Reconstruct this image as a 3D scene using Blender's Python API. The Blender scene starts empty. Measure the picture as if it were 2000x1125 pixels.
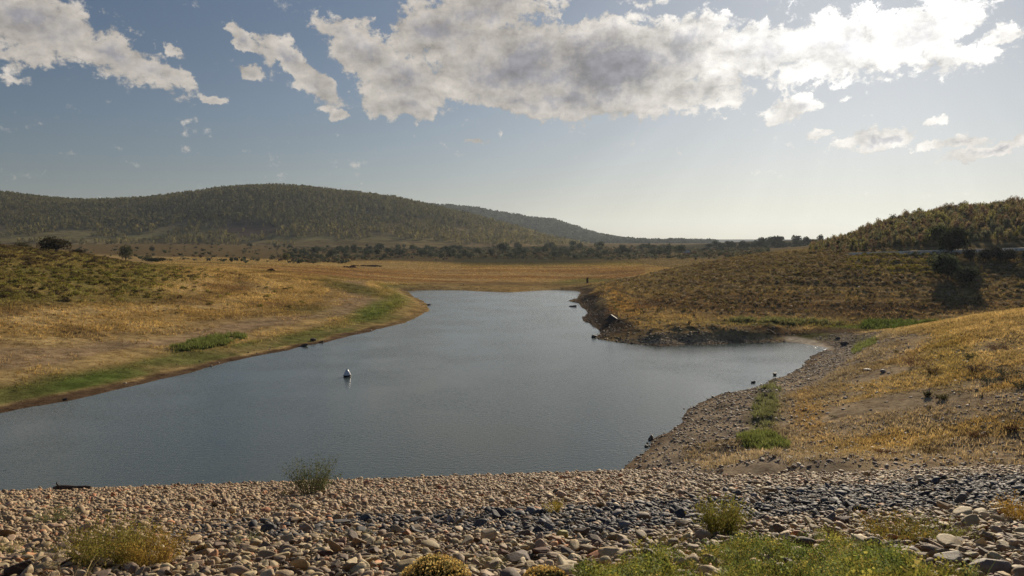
import bpy, math
import numpy as np

# ------------------------------------------------------------------ camera
sc = bpy.context.scene
COL = sc.collection
F = 1540.0                      # focal length in photo pixels (2000 wide)
CX, CY, HORIZON = 1000.0, 562.5, 471.0
CAM_H = 14.0
PITCH = math.atan((CY - HORIZON) / F)
cam_d = bpy.data.cameras.new("camera")
cam = bpy.data.objects.new("camera", cam_d)
COL.objects.link(cam)
cam_d.sensor_width = 36.0
cam_d.lens = 36.0 * F / 2000.0
cam_d.clip_start = 0.1
cam_d.clip_end = 40000.0
cam.location = (0, 0, CAM_H)
cam.rotation_euler = (math.pi / 2 - PITCH, 0, 0)
sc.camera = cam

# ------------------------------------------------------------------ sky, sun, exposure
SUN_AZ = math.radians(24.5)     # to the right of straight ahead (+Y)
SUN_EL = math.radians(19.6)
SUN = np.array([math.sin(SUN_AZ) * math.cos(SUN_EL), math.cos(SUN_AZ) * math.cos(SUN_EL), math.sin(SUN_EL)])
SUN_STRENGTH = 4.9
SKY_STRENGTH = 0.10
vs = sc.view_settings
vs.view_transform = 'Standard'
vs.look = 'None'
vs.gamma = 1.0
vs.exposure = 0.12
sc.cycles.volume_bounces = 0
sc.cycles.max_bounces = 6
sc.cycles.diffuse_bounces = 2
sc.cycles.glossy_bounces = 3
sc.cycles.transparent_max_bounces = 6
sc.cycles.use_denoising = True
sc.cycles.denoising_input_passes = 'RGB_ALBEDO_NORMAL'
sc.cycles.denoising_prefilter = 'NONE'

sun_l = bpy.data.lights.new("sun", 'SUN')
sun_l.energy = SUN_STRENGTH
sun_l.angle = math.radians(0.6)
sun_l.color = (1.0, 0.86, 0.66)
sun_o = bpy.data.objects.new("sun", sun_l)
COL.objects.link(sun_o)
sun_o.rotation_euler = (math.pi / 2 - SUN_EL, 0, math.pi - SUN_AZ)
sun_o.location = (60, 120, 80)


class NT:
    """small expression builder for node trees"""
    def __init__(s, tree):
        s.t = tree
        s.n = tree.nodes
        s.l = tree.links

    def node(s, typ, **kw):
        n = s.n.new(typ)
        for k, v in kw.items():
            setattr(n, k, v)
        return n

    def put(s, sock, v):
        if isinstance(v, bpy.types.NodeSocket):
            s.l.new(v, sock)
        elif v is not None:
            sock.default_value = v

    def m(s, op, a, b=None, c=None, clamp=False):
        n = s.node('ShaderNodeMath', operation=op, use_clamp=clamp)
        s.put(n.inputs[0], a)
        if b is not None: s.put(n.inputs[1], b)
        if c is not None: s.put(n.inputs[2], c)
        return n.outputs[0]

    def v(s, op, a, b=None, scale=None):
        n = s.node('ShaderNodeVectorMath', operation=op)
        s.put(n.inputs[0], a)
        if b is not None: s.put(n.inputs[1], b)
        if scale is not None: s.put(n.inputs['Scale'], scale)
        return n.outputs['Value'] if op in ('DOT_PRODUCT', 'LENGTH', 'DISTANCE') else n.outputs['Vector']

    def mix(s, f, a, b, mode='MIX'):
        n = s.node('ShaderNodeMix', data_type='RGBA', blend_type=mode)
        s.put(n.inputs[0], f); s.put(n.inputs[6], a); s.put(n.inputs[7], b)
        return n.outputs[2]

    def ss(s, x, lo, hi, a=0.0, b=1.0, kind='SMOOTHSTEP'):
        n = s.node('ShaderNodeMapRange', interpolation_type=kind)
        s.put(n.inputs['Value'], x)
        n.inputs['From Min'].default_value = lo
        n.inputs['From Max'].default_value = hi
        n.inputs['To Min'].default_value = a
        n.inputs['To Max'].default_value = b
        return n.outputs['Result']

    def noise(s, vec, scale, detail=4, rough=0.55, dist=0.0, col=False, lac=2.0):
        n = s.node('ShaderNodeTexNoise')
        if vec is not None: s.put(n.inputs['Vector'], vec)
        n.inputs['Scale'].default_value = scale
        n.inputs['Detail'].default_value = detail
        n.inputs['Roughness'].default_value = rough
        n.inputs['Distortion'].default_value = dist
        n.inputs['Lacunarity'].default_value = lac
        return n.outputs['Color'] if col else n.outputs['Fac']

    def xyz(s, x, y, z=0.0):
        n = s.node('ShaderNodeCombineXYZ')
        s.put(n.inputs[0], x); s.put(n.inputs[1], y); s.put(n.inputs[2], z)
        return n.outputs[0]


def ray(u, v):
    """world direction of a photo pixel, scaled so that its Y is 1"""
    u = np.asarray(u, float); v = np.asarray(v, float)
    a = (u - CX) / F
    b = (CY - v) / F
    y = math.cos(PITCH) + b * math.sin(PITCH)
    z = -math.sin(PITCH) + b * math.cos(PITCH)
    return np.stack([a / y, np.ones_like(y), z / y], -1)


def project(x, y, z):
    z = z - CAM_H
    dep = y * math.cos(PITCH) - z * math.sin(PITCH)
    up = y * math.sin(PITCH) + z * math.cos(PITCH)
    dep = np.maximum(dep, 0.01)
    return CX + F * x / dep, CY - F * up / dep


world = bpy.data.worlds.new("World")
sc.world = world
world.use_nodes = True
W = NT(world.node_tree)
W.n.clear()
out = W.node('ShaderNodeOutputWorld')
bg = W.node('ShaderNodeBackground')
W.l.new(bg.outputs[0], out.inputs[0])
sky = W.node('ShaderNodeTexSky', sky_type='NISHITA')
sky.sun_disc = False
sky.sun_elevation = SUN_EL
sky.sun_rotation = SUN_AZ
sky.altitude = 400
sky.air_density = 1.2
sky.dust_density = 1.4
sky.ozone_density = 2.5
tc = W.node('ShaderNodeTexCoord')
D = tc.outputs['Generated']
sep = W.node('ShaderNodeSeparateXYZ'); W.l.new(D, sep.inputs[0])
az = W.m('ARCTAN2', sep.outputs[0], sep.outputs[1])
el = W.m('ARCSINE', sep.outputs[2])
P0 = W.xyz(az, el, 0.0)

# the direction of each cloud, from its place in the photograph: cx, cy, rx, ry, tilt(deg, clockwise), weight
CL = [(60, 40, 270, 80, 16, 1.0), (215, 105, 170, 45, 22, .95), (310, 138, 90, 26, 14, .85), (40, 100, 110, 40, 0, .6), (30, 150, 60, 16, 0, .45), (330, 90, 40, 13, 30, .6),
      (490, 132, 50, 18, 5, .85), (402, 183, 40, 11, 0, .8),
      (495, 74, 70, 20, 32, .95), (570, 118, 85, 30, 48, 1.0), (625, 168, 70, 28, 42, 1.0), (668, 216, 34, 13, 0, .8), (655, 60, 60, 34, 5, .85),
      (715, 105, 110, 60, 20, 1.0), (790, 150, 120, 70, 15, 1.15), (780, 205, 110, 34, 5, .95), (860, 60, 120, 75, 0, 1.1), (950, 20, 140, 60, 0, 1.05), (700, 170, 40, 40, 0, .3),
      (1010, 130, 190, 90, 0, 1.35), (1180, 130, 240, 95, 0, 1.5), (1320, 90, 140, 70, 0, 1.2), (1330, 185, 150, 45, -8, 1.0), (1010, 200, 130, 36, 0, .95), (1120, 190, 150, 50, 0, 1.2), (1230, 215, 100, 22, 0, .6), (1420, 160, 60, 60, 0, .85),
      (1100, 20, 60, 22, 0, .45), (1270, 0, 60, 14, 0, .4),
      (1500, 98, 150, 66, 0, 1.05), (1640, 92, 170, 72, -5, 1.05), (1560, 150, 120, 30, 0, .6), (1790, 70, 150, 66, -22, 1.0), (1850, 115, 120, 38, 0, .85), (1870, 22, 75, 18, -18, .6), (1960, 62, 90, 22, -6, .7), (1935, 95, 70, 16, -12, .5),
      (1545, 208, 78, 30, -4, .95), (1655, 190, 46, 8, -4, .5), (1608, 258, 40, 14, 0, .8), (1715, 268, 96, 26, -5, 1.0), (1850, 276, 86, 14, -8, .85), (1930, 284, 120, 15, -10, .95), (1825, 236, 55, 8, -8, .5), (1992, 243, 25, 6, 0, .5),
      (925, 276, 42, 10, 5, .7), (1330, 232, 110, 12, 0, .35),
      (-350, 30, 260, 70, 0, .9), (2350, 60, 300, 70, -6, .85), (300, -260, 500, 110, 8, 1.0), (1500, -420, 420, 120, -5, .8), (2500, 250, 200, 40, -6, .6), (-700, 180, 300, 60, 0, .8)]
warp = W.v('SUBTRACT', W.noise(P0, 14.0, 5, 0.62, col=True), (0.5, 0.5, 0.5))
warp2 = W.v('SUBTRACT', W.noise(P0, 55.0, 4, 0.62, col=True), (0.5, 0.5, 0.5))
P1 = W.v('ADD', P0, W.v('MULTIPLY', warp, (0.085, 0.045, 0.0)))
P1 = W.v('ADD', P1, W.v('MULTIPLY', warp2, (0.022, 0.014, 0.0)))
field = None
for cx, cy, rx, ry, tilt, wt in CL:
    r0 = ray(cx, cy)
    a0 = math.atan2(r0[0], 1.0); e0 = math.asin(r0[2] / np.linalg.norm(r0))
    mp = W.node('ShaderNodeMapping', vector_type='TEXTURE')
    W.l.new(P1, mp.inputs['Vector'])
    mp.inputs['Location'].default_value = (a0, e0, 0)
    mp.inputs['Rotation'].default_value = (0, 0, -math.radians(tilt))
    mp.inputs['Scale'].default_value = (1.2 * rx / F * math.cos(a0) ** 2, 1.22 * ry / F * math.cos(a0), 1)
    g = W.node('ShaderNodeTexGradient', gradient_type='SPHERICAL')
    W.l.new(mp.outputs[0], g.inputs[0])
    b = W.m('MULTIPLY', g.outputs['Fac'], wt)
    field = b if field is None else W.m('SMOOTH_MAX', field, b, 0.12)
f1 = W.noise(W.v('MULTIPLY', P0, (1.0, 1.6, 1.0)), 22.0, 9, 0.62, 0.1)
f2 = W.noise(W.v('ADD', W.v('MULTIPLY', P0, (1.0, 1.6, 1.0)), (0.010, 0.022, 0.0)), 22.0, 5, 0.62, 0.1)
vb = W.node('ShaderNodeTexVoronoi', feature='SMOOTH_F1')
W.put(vb.inputs['Vector'], W.v('MULTIPLY', P1, (1.0, 1.35, 1.0)))
vb.inputs['Scale'].default_value = 34.0
vb.inputs['Detail'].default_value = 3.0
vb.inputs['Roughness'].default_value = 0.55
vb.inputs['Smoothness'].default_value = 0.35
billow = W.m('SUBTRACT', 0.80, vb.outputs['Distance'])
fr = W.m('ADD', W.m('MULTIPLY', W.m('SUBTRACT', f1, 0.5), 0.85), W.m('MULTIPLY', billow, 0.40))
f3 = W.m('SUBTRACT', W.noise(P0, 90.0, 6, 0.65), 0.5)
dens = W.m('ADD', field, W.m('MULTIPLY', W.m('ADD', fr, W.m('MULTIPLY', f3, 0.7)), W.ss(field, 0.0, 0.16, 0.06, 1.05)))
alpha = W.ss(dens, 0.13, 0.37)
thick = W.ss(dens, 0.46, 1.15)
relief = W.m('SUBTRACT', f1, f2)
cosun = W.v('DOT_PRODUCT', D, tuple(float(a) for a in SUN))
ang = W.m('ARCCOSINE', W.m('MINIMUM', cosun, 1.0))
near = W.m('POWER', 2.718, W.m('MULTIPLY', ang, -5.5))       # 1 at the sun, fades over ~12 deg
wide = W.m('POWER', 2.718, W.m('MULTIPLY', ang, -2.2))
# clear air between the clouds: the sky texture with the pale dust the sun lights round itself
skyc = W.v('SCALE', sky.outputs[0], scale=SKY_STRENGTH)
skyc = W.v('MULTIPLY', skyc, (0.46, 0.50, 0.56))
skyc = W.v('DIVIDE', skyc, W.v('ADD', W.v('MULTIPLY', skyc, (0.95, 0.95, 0.95)), (1.0, 1.0, 1.0)))
skyc = W.v('SCALE', skyc, scale=W.m('ADD', 1.0, W.m('MULTIPLY', W.ss(el, 0.30, 0.0), W.ss(ang, 1.0, 0.3, 0.05, 0.28))))
cool = W.ss(ang, 0.15, 1.0)
skyc = W.v('MULTIPLY', skyc, W.mix(cool, (0.87, 0.935, 1.06, 1), (0.70, 0.765, 0.885, 1)))
# sunbeams that fan out from behind the clouds
saz = W.m('SUBTRACT', az, SUN_AZ)
sel = W.m('SUBTRACT', el, SUN_EL)
fan = W.m('ARCTAN2', saz, W.m('SUBTRACT', 0.0, sel))
beams = W.noise(W.xyz(fan, 0.0, 0.0), 5.5, 3, 0.6)
beam_f = W.m('MULTIPLY', W.m('SUBTRACT', beams, 0.5), W.m('MULTIPLY', W.ss(ang, 0.12, 0.4), W.ss(ang, 1.3, 0.5)))
skyc = W.v('SCALE', skyc, scale=W.m('ADD', 1.0, W.m('MULTIPLY', beam_f, 0.28)))
edge = W.mix(W.ss(near, 0.05, 0.55), (0.58, 0.535, 0.485, 1), (1.4, 1.37, 1.32, 1))
core = W.mix(W.ss(near, 0.16, 0.50), (0.29, 0.285, 0.315, 1), (0.86, 0.85, 0.87, 1))
cl = W.mix(thick, edge, core)
cl = W.v('SCALE', cl, scale=W.m('ADD', 1.0, W.m('ADD', W.m('MULTIPLY', relief, 1.0), W.m('MULTIPLY', W.m('SUBTRACT', billow, 0.35), 0.38))))
full = W.mix(alpha, skyc, cl)
W.l.new(full, bg.inputs['Color'])
bg.inputs['Strength'].default_value = 1.0


# ------------------------------------------------------------------ helpers
rng = np.random.default_rng(7)


def hash2(ix, iy, seed):
    n = (ix.astype(np.int64) * 374761393 + iy.astype(np.int64) * 668265263 + seed * 974634777) & 0xFFFFFFFF
    n = ((n ^ (n >> 13)) * 1274126177) & 0xFFFFFFFF
    n = (n ^ (n >> 16)) & 0xFFFFFFFF
    return n / 4294967295.0


def vnoise(x, y, seed=0):
    ix = np.floor(x); iy = np.floor(y)
    fx = x - ix; fy = y - iy
    fx = fx * fx * (3 - 2 * fx); fy = fy * fy * (3 - 2 * fy)
    a = hash2(ix, iy, seed); b = hash2(ix + 1, iy, seed)
    c = hash2(ix, iy + 1, seed); d = hash2(ix + 1, iy + 1, seed)
    return (a + (b - a) * fx) * (1 - fy) + (c + (d - c) * fx) * fy


def fbm(x, y, scale, octv=4, seed=0, gain=0.5):
    """-1..1 noise with features of about `scale` metres"""
    t = 0; a = 1.0; w = 0; f = 1.0 / scale
    for k in range(octv):
        t = t + a * (vnoise(x * f + 17.3 * k, y * f - 9.1 * k, seed + k) * 2 - 1)
        w += a; a *= gain; f *= 2.03
    return t / w


def sstep(x, a, b):
    t = np.clip((x - a) / (b - a), 0, 1)
    return t * t * (3 - 2 * t)


def build(name, V, Fc, mat, cols=None, smooth=False, parent=None, link=True):
    V = np.ascontiguousarray(V, dtype=np.float32)
    Fc = np.ascontiguousarray(Fc, dtype=np.int32)
    me = bpy.data.meshes.new(name)
    n, k = Fc.shape
    me.vertices.add(len(V)); me.vertices.foreach_set("co", V.ravel())
    me.loops.add(n * k); me.loops.foreach_set("vertex_index", Fc.ravel())
    me.polygons.add(n)
    me.polygons.foreach_set("loop_start", np.arange(0, n * k, k, dtype=np.int32))
    me.polygons.foreach_set("loop_total", np.full(n, k, dtype=np.int32))
    if cols is not None:
        at = me.color_attributes.new("Col", 'FLOAT_COLOR', 'POINT')
        c4 = np.ones((len(V), 4), dtype=np.float32); c4[:, :3] = cols
        at.data.foreach_set("color", c4.ravel())
    me.materials.append(mat)
    me.update(calc_edges=True)
    if smooth:
        me.polygons.foreach_set("use_smooth", np.ones(n, dtype=bool))
    if not link:
        return me
    o = bpy.data.objects.new(name, me)
    COL.objects.link(o)
    if parent: o.parent = parent
    return o


def tag(o, label=None, cat=None, group=None, kind=None):
    if label: o["label"] = label
    if cat: o["category"] = cat
    if group: o["group"] = group
    if kind: o["kind"] = kind
    return o


def empty(name, loc, rz=0.0, s=1.0):
    e = bpy.data.objects.new(name, None)
    e.empty_display_size = 0.3
    COL.objects.link(e)
    e.location = loc; e.rotation_euler = (0, 0, rz); e.scale = (s, s, s)
    return e


def merge(tmpl, pos, scl, rot, cols=None, shade=None, tilt=None):
    """tmpl: list of (V, F, c) ; scatter copies chosen at random into one pair of arrays"""
    pos = np.asarray(pos, float)
    n = len(pos)
    pick = rng.integers(0, len(tmpl), n)
    Vs, Fs, Cs = [], [], []
    off = 0
    for k, (V, Fc, c) in enumerate(tmpl):
        idx = np.nonzero(pick == k)[0]
        if len(idx) == 0: continue
        s = scl[idx]
        if s.ndim == 1: s = np.repeat(s[:, None], 3, 1)
        P = V[None] * s[:, None, :]
        if tilt is not None:
            ax = tilt[idx, 0][:, None]; ay = tilt[idx, 1][:, None]
            y = P[..., 1] * np.cos(ax) - P[..., 2] * np.sin(ax)
            z = P[..., 1] * np.sin(ax) + P[..., 2] * np.cos(ax)
            x = P[..., 0] * np.cos(ay) + z * np.sin(ay)
            z = -P[..., 0] * np.sin(ay) + z * np.cos(ay)
            P = np.stack([x, y, z], -1)
        ca = np.cos(rot[idx])[:, None]; sa = np.sin(rot[idx])[:, None]
        x = P[..., 0] * ca - P[..., 1] * sa
        y = P[..., 0] * sa + P[..., 1] * ca
        P = np.stack([x, y, P[..., 2]], -1) + pos[idx][:, None, :]
        Vs.append(P.reshape(-1, 3))
        Fs.append((Fc[None] + (off + np.arange(len(idx)) * len(V))[:, None, None]).reshape(-1, Fc.shape[1]))
        off += len(idx) * len(V)
        cc = cols[idx][:, None, :] if cols is not None else np.ones((len(idx), 1, 3))
        Cs.append((c[None] * cc).reshape(-1, 3))
    return np.concatenate(Vs), np.concatenate(Fs), np.concatenate(Cs)


# ------------------------------------------------------------------ materials
def mat_new(name):
    m = bpy.data.materials.new(name); m.use_nodes = True
    t = NT(m.node_tree); t.n.clear()
    o = t.node('ShaderNodeOutputMaterial')
    return m, t, o


def ground_mat(name, near_scale=9.0, bump=0.5, lo=0.62, hi=1.35):
    m, t, o = mat_new(name)
    p = t.node('ShaderNodeBsdfDiffuse')
    a = t.node('ShaderNodeAttribute', attribute_name='Col')
    g = t.node('ShaderNodeNewGeometry')
    pos = g.outputs['Position']
    n1 = t.noise(pos, near_scale, 6, 0.7)
    n2 = t.noise(pos, near_scale * 0.11, 5, 0.6)
    n3 = t.noise(pos, near_scale * 0.35, 3, 0.6)
    k = t.m('MULTIPLY', t.ss(n1, 0.25, 0.75, lo, hi, 'LINEAR'), t.ss(n2, 0.35, 0.65, 0.68, 1.3, 'LINEAR'))
    c = t.v('SCALE', a.outputs['Color'], scale=k)
    c = t.mix(t.ss(n3, 0.50, 0.68, 0, 0.75), c, t.v('MULTIPLY', c, (0.55, 0.48, 0.50)))
    t.l.new(c, p.inputs['Color'])
    b = t.node('ShaderNodeBump'); b.inputs['Strength'].default_value = bump; b.inputs['Distance'].default_value = 0.12
    t.l.new(n1, b.inputs['Height']); t.l.new(b.outputs[0], p.inputs['Normal'])
    t.l.new(p.outputs[0], o.inputs[0])
    return m


def leaf_mat(name, trans=0.4, objcol=False, tint=(1, 1, 1)):
    m, t, o = mat_new(name)
    if objcol:
        oi = t.node('ShaderNodeObjectInfo')
        a = t.node('ShaderNodeAttribute', attribute_name='Col')
        c = t.v('MULTIPLY', a.outputs['Color'], oi.outputs['Color'])
    else:
        a = t.node('ShaderNodeAttribute', attribute_name='Col')
        c = a.outputs['Color']
    g = t.node('ShaderNodeNewGeometry')
    n = t.noise(g.outputs['Position'], 3.0, 3, 0.6)
    c = t.v('SCALE', c, scale=t.ss(n, 0.3, 0.7, 0.75, 1.25, 'LINEAR'))
    d = t.node('ShaderNodeBsdfDiffuse'); t.l.new(c, d.inputs[0])
    tr = t.node('ShaderNodeBsdfTranslucent'); t.l.new(t.v('MULTIPLY', c, (1.12, 1.1, 0.88)), tr.inputs[0])
    mx = t.node('ShaderNodeMixShader'); mx.inputs[0].default_value = trans
    t.l.new(d.outputs[0], mx.inputs[1]); t.l.new(tr.outputs[0], mx.inputs[2])
    t.l.new(mx.outputs[0], o.inputs[0])
    return m


def stone_mat(name, objcol=False, bump=0.35):
    m, t, o = mat_new(name)
    p = t.node('ShaderNodeBsdfPrincipled')
    p.inputs['Roughness'].default_value = 0.72
    p.inputs['Specular IOR Level'].default_value = 0.35
    if objcol:
        a = t.node('ShaderNodeObjectInfo')
    else:
        a = t.node('ShaderNodeAttribute', attribute_name='Col')
    g = t.node('ShaderNodeNewGeometry')
    pos = g.outputs['Position']
    n1 = t.noise(pos, 9.0, 7, 0.68)
    n2 = t.noise(pos, 55.0, 4, 0.7)
    n3 = t.noise(t.v('MULTIPLY', pos, (1, 1, 4)), 5.0, 4, 0.6)
    c = t.v('SCALE', a.outputs['Color'], scale=t.m('MULTIPLY', t.ss(n1, 0.3, 0.7, 0.68, 1.3, 'LINEAR'), t.ss(n2, 0.25, 0.75, 0.75, 1.25, 'LINEAR')))
    c = t.mix(t.ss(n3, 0.52, 0.66, 0, 0.35), c, t.v('MULTIPLY', c, (1.15, 0.86, 0.62)))
    t.l.new(c, p.inputs['Base Color'])
    b = t.node('ShaderNodeBump'); b.inputs['Strength'].default_value = bump; b.inputs['Distance'].default_value = 0.03
    t.l.new(t.m('ADD', n1, t.m('MULTIPLY', n2, 0.4)), b.inputs['Height'])
    t.l.new(b.outputs[0], p.inputs['Normal'])
    t.l.new(p.outputs[0], o.inputs[0])
    return m


def plain_mat(name, col, rough=0.8, scale=20.0, var=0.3, spec=0.3, bump=0.2):
    m, t, o = mat_new(name)
    p = t.node('ShaderNodeBsdfPrincipled')
    p.inputs['Roughness'].default_value = rough
    p.inputs['Specular IOR Level'].default_value = spec if rough < 0.84 else 0.0
    g = t.node('ShaderNodeNewGeometry')
    n = t.noise(g.outputs['Position'], scale, 6, 0.65)
    c = t.v('SCALE', (col[0], col[1], col[2]), scale=t.ss(n, 0.3, 0.7, 1 - var, 1 + var, 'LINEAR'))
    t.l.new(c, p.inputs['Base Color'])
    b = t.node('ShaderNodeBump'); b.inputs['Strength'].default_value = bump; b.inputs['Distance'].default_value = 0.02
    t.l.new(n, b.inputs['Height']); t.l.new(b.outputs[0], p.inputs['Normal'])
    t.l.new(p.outputs[0], o.inputs[0])
    return m


M_GROUND = ground_mat("dry_grass_ground", 5.0, 0.6)
M_HILL = ground_mat("hill_ground", 0.25, 0.3, 0.8, 1.2)
M_LEAF = leaf_mat("leaves", 0.38)
M_LEAFO = leaf_mat("leaves_of_single_plants", 0.38, True)
M_GRASS = leaf_mat("dry_grass_blades", 0.45)
M_STONE = stone_mat("broken_stone")
M_STONEO = stone_mat("broken_stone_single", True)
M_BARK = plain_mat("bark", (0.07, 0.055, 0.045), 0.9, 8)
M_WOOD = plain_mat("driftwood", (0.10, 0.078, 0.062), 0.85, 12)
M_ROAD = plain_mat("road_surface", (0.80, 0.66, 0.48), 0.9, 2)

# ------------------------------------------------------------------ the dam slope: a plane falling 1:3.9 towards the water
TN = np.array([-0.1116, 0.9937])            # horizontal direction down the slope
DAM_TOP, DAM_SLOPE = CAM_H - 1.6, 0.2675


def dam_t(x, y):
    return TN[0] * x + TN[1] * y


def dam_z(x, y):
    t = dam_t(x, y)
    return DAM_TOP - DAM_SLOPE * t


def on_dam(u, v):
    r = ray(u, v)
    tt = TN[0] * r[..., 0] + TN[1]
    d = 1.6 / (-r[..., 2] - DAM_SLOPE * tt)
    return np.stack([r[..., 0] * d, d, CAM_H + r[..., 2] * d], -1)


# ------------------------------------------------------------------ shoreline (unprojected to the water plane z = 0)
SHORE_PX = [(-1500, 880), (-700, 850), (-250, 832), (0, 805), (60, 793), (130, 782), (200, 766), (270, 752), (330, 738), (400, 722), (450, 708), (520, 694), (572, 685), (590, 679),
            (640, 669), (680, 657), (715, 650), (750, 642), (790, 632), (815, 621), (833, 612), (842, 603), (836, 596), (828, 588), (812, 580), (798, 574), (790, 568), (820, 566.5),
            (850, 566), (900, 567), (960, 570), (1000, 571), (1040, 568), (1080, 566), (1120, 567), (1136, 570), (1128, 578), (1122, 584), (1113, 588), (1132, 592), (1146, 606), (1142, 622), (1150, 634),
            (1166, 648), (1157, 660), (1200, 668), (1240, 672), (1290, 677), (1340, 673), (1390, 673), (1440, 671), (1490, 670), (1535, 667), (1560, 669), (1590, 674), (1612, 681), (1600, 687), (1582, 695), (1576, 711), (1550, 721),
            (1505, 737), (1455, 760), (1400, 771), (1352, 789), (1330, 799), (1312, 826), (1300, 842), (1268, 857), (1262, 870), (1240, 886), (1236, 912)]


def on_z0(u, v):
    r = ray(u, v)
    d = -CAM_H / r[..., 2]
    return np.stack([r[..., 0] * d, d], -1)


S = on_z0([p[0] for p in SHORE_PX], [p[1] for p in SHORE_PX])
S = np.concatenate([S, [[7.0, 40.0], [6.0, 16.0], [-200.0, 16.0], [-260.0, 60.0]]])


def shore_sdf(x, y):
    """metres from the water's edge, positive on land"""
    shp = x.shape
    x = x.ravel(); y = y.ravel()
    best = np.full(x.shape, 1e18)
    inside = np.zeros(x.shape, bool)
    for k in range(len(S)):
        ax, ay = S[k]; bx, by = S[(k + 1) % len(S)]
        dx, dy = bx - ax, by - ay
        t = np.clip(((x - ax) * dx + (y - ay) * dy) / (dx * dx + dy * dy), 0, 1)
        best = np.minimum(best, (x - ax - t * dx) ** 2 + (y - ay - t * dy) ** 2)
        if abs(dy) > 1e-9:
            c = ((ay > y) != (by > y)) & (x < dx * (y - ay) / dy + ax)
            inside ^= c
    s = np.sqrt(best)
    s[inside] *= -1
    return s.reshape(shp)


# ------------------------------------------------------------------ land height: control points read off the photo with an estimated distance
CTRL = [(-1500, 700, 60), (-1500, 480, 130), (-1500, 455, 260), (-600, 730, 66), (-600, 570, 98), (-600, 478, 140), (-600, 468, 240), (-600, 480, 500),
        (0, 735, 75), (0, 660, 90), (0, 584, 110), (0, 525, 130), (0, 491, 150), (0, 500, 220), (0, 492, 330), (0, 484, 520),
        (200, 700, 86), (200, 640, 105), (200, 580, 128), (200, 532, 150), (200, 509, 165), (200, 518, 230), (200, 508, 330), (200, 490, 520),
        (400, 670, 102), (400, 610, 130), (400, 560, 165), (400, 530, 200), (400, 519, 260), (400, 513, 330), (400, 495, 500), (400, 480, 750),
        (600, 630, 128), (600, 580, 165), (600, 545, 215), (600, 522, 300), (600, 511, 400), (600, 496, 560), (600, 483, 800),
        (750, 600, 155), (750, 570, 190), (750, 551, 240), (750, 525, 330), (750, 510, 430), (750, 494, 600), (750, 484, 800),
        (900, 552, 255), (900, 535, 300), (900, 520, 370), (900, 508, 470), (900, 492, 640), (900, 483, 850),
        (1050, 554, 255), (1050, 536, 300), (1050, 520, 370), (1050, 507, 480), (1050, 492, 640), (1050, 482, 850),
        (1200, 551, 262), (1200, 530, 310), (1200, 516, 380), (1200, 504, 480), (1200, 490, 640), (1200, 480, 850),
        (1190, 562, 190), (1250, 547, 200), (1350, 522, 210), (1450, 504, 215), (1530, 494, 218), (1600, 487, 222), (1250, 540, 260), (1350, 522, 290), (1450, 506, 330), (1350, 502, 430), (1450, 494, 450), (1500, 484, 650), (1600, 488, 330), (1600, 478, 600),
        (1200, 640, 122), (1200, 600, 150), (1300, 650, 112), (1300, 636, 117), (1300, 600, 135), (1300, 560, 165), (1300, 538, 200),
        (1450, 648, 112), (1450, 637, 117), (1450, 600, 130), (1450, 560, 150), (1450, 530, 175),
        (1600, 640, 117), (1600, 600, 130), (1600, 560, 147), (1600, 520, 168), (1600, 497, 195),
        (1750, 640, 118), (1750, 600, 128), (1750, 560, 142), (1750, 520, 160), (1750, 495, 173), (1750, 489, 180), (1750, 470, 195), (1750, 446, 222), (1750, 440, 240), (1750, 446, 300),
        (1650, 475, 222), (1650, 478, 300),
        (2000, 610, 122), (2000, 570, 135), (2000, 520, 155), (2000, 491, 166), (2000, 486, 172), (2000, 460, 185), (2000, 415, 218), (2000, 408, 240), (2000, 414, 330),
        (2400, 600, 120), (2400, 488, 165), (2400, 405, 205), (2400, 370, 240), (2400, 380, 350), (3400, 600, 100), (3400, 400, 200),
        (1400, 840, 56), (1300, 884, 52), (1450, 880, 50), (1600, 880, 46), (1800, 890, 42.5), (2000, 893, 40.3), (2400, 900, 37), (1600, 850, 30), (2000, 850, 25),
        (1600, 800, 58), (1600, 740, 72), (1600, 702, 86), (1650, 680, 96), (1700, 800, 54), (1700, 720, 70), (1700, 682, 82), (1700, 662, 92), (1700, 652, 102),
        (1800, 800, 52), (1800, 720, 64), (1800, 660, 80), (1800, 642, 88), (1800, 645, 102), (1900, 720, 60), (1900, 642, 78), (1900, 624, 87), (1900, 634, 100),
        (2000, 800, 47), (2000, 700, 60), (2000, 640, 72), (2000, 614, 80), (2000, 624, 97), (2400, 760, 45), (2400, 620, 65), (2400, 590, 80), (2400, 600, 98)]
for cx in (-1500, -600, 200, 900, 1500, 2200, 3400):
    CTRL += [(cx, 476.5, 1300), (cx, 473.5, 3000), (cx, 471.5, 9000)]
CT = np.array(CTRL, float)
_r = ray(CT[:, 0], CT[:, 1])
CQ = np.stack([_r[:, 0] * 1.6, np.log(CT[:, 2])], -1)
CZ = CAM_H + _r[:, 2] * CT[:, 2]


def tps(r2):
    return 0.5 * r2 * np.log(r2 + 1e-12)


_n = len(CQ)
_K = tps(((CQ[:, None] - CQ[None]) ** 2).sum(-1)) + np.eye(_n) * 0.0004
_P = np.concatenate([np.ones((_n, 1)), CQ], 1)
_A = np.block([[_K, _P], [_P.T, np.zeros((3, 3))]])
_W = np.linalg.solve(_A, np.concatenate([CZ, np.zeros(3)]))


def land_h(x, y):
    shp = x.shape
    q = np.stack([(x / np.maximum(y, 5)).ravel() * 1.6, np.log(np.maximum(y, 5)).ravel()], -1)
    res = np.empty(len(q))
    for a in range(0, len(q), 50000):
        qq = q[a:a + 50000]
        r2 = ((qq[:, None, :] - CQ[None]) ** 2).sum(-1)
        res[a:a + 50000] = tps(r2) @ _W[:_n] + _W[_n] + qq @ _W[_n + 1:]
    return res.reshape(shp)


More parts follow.
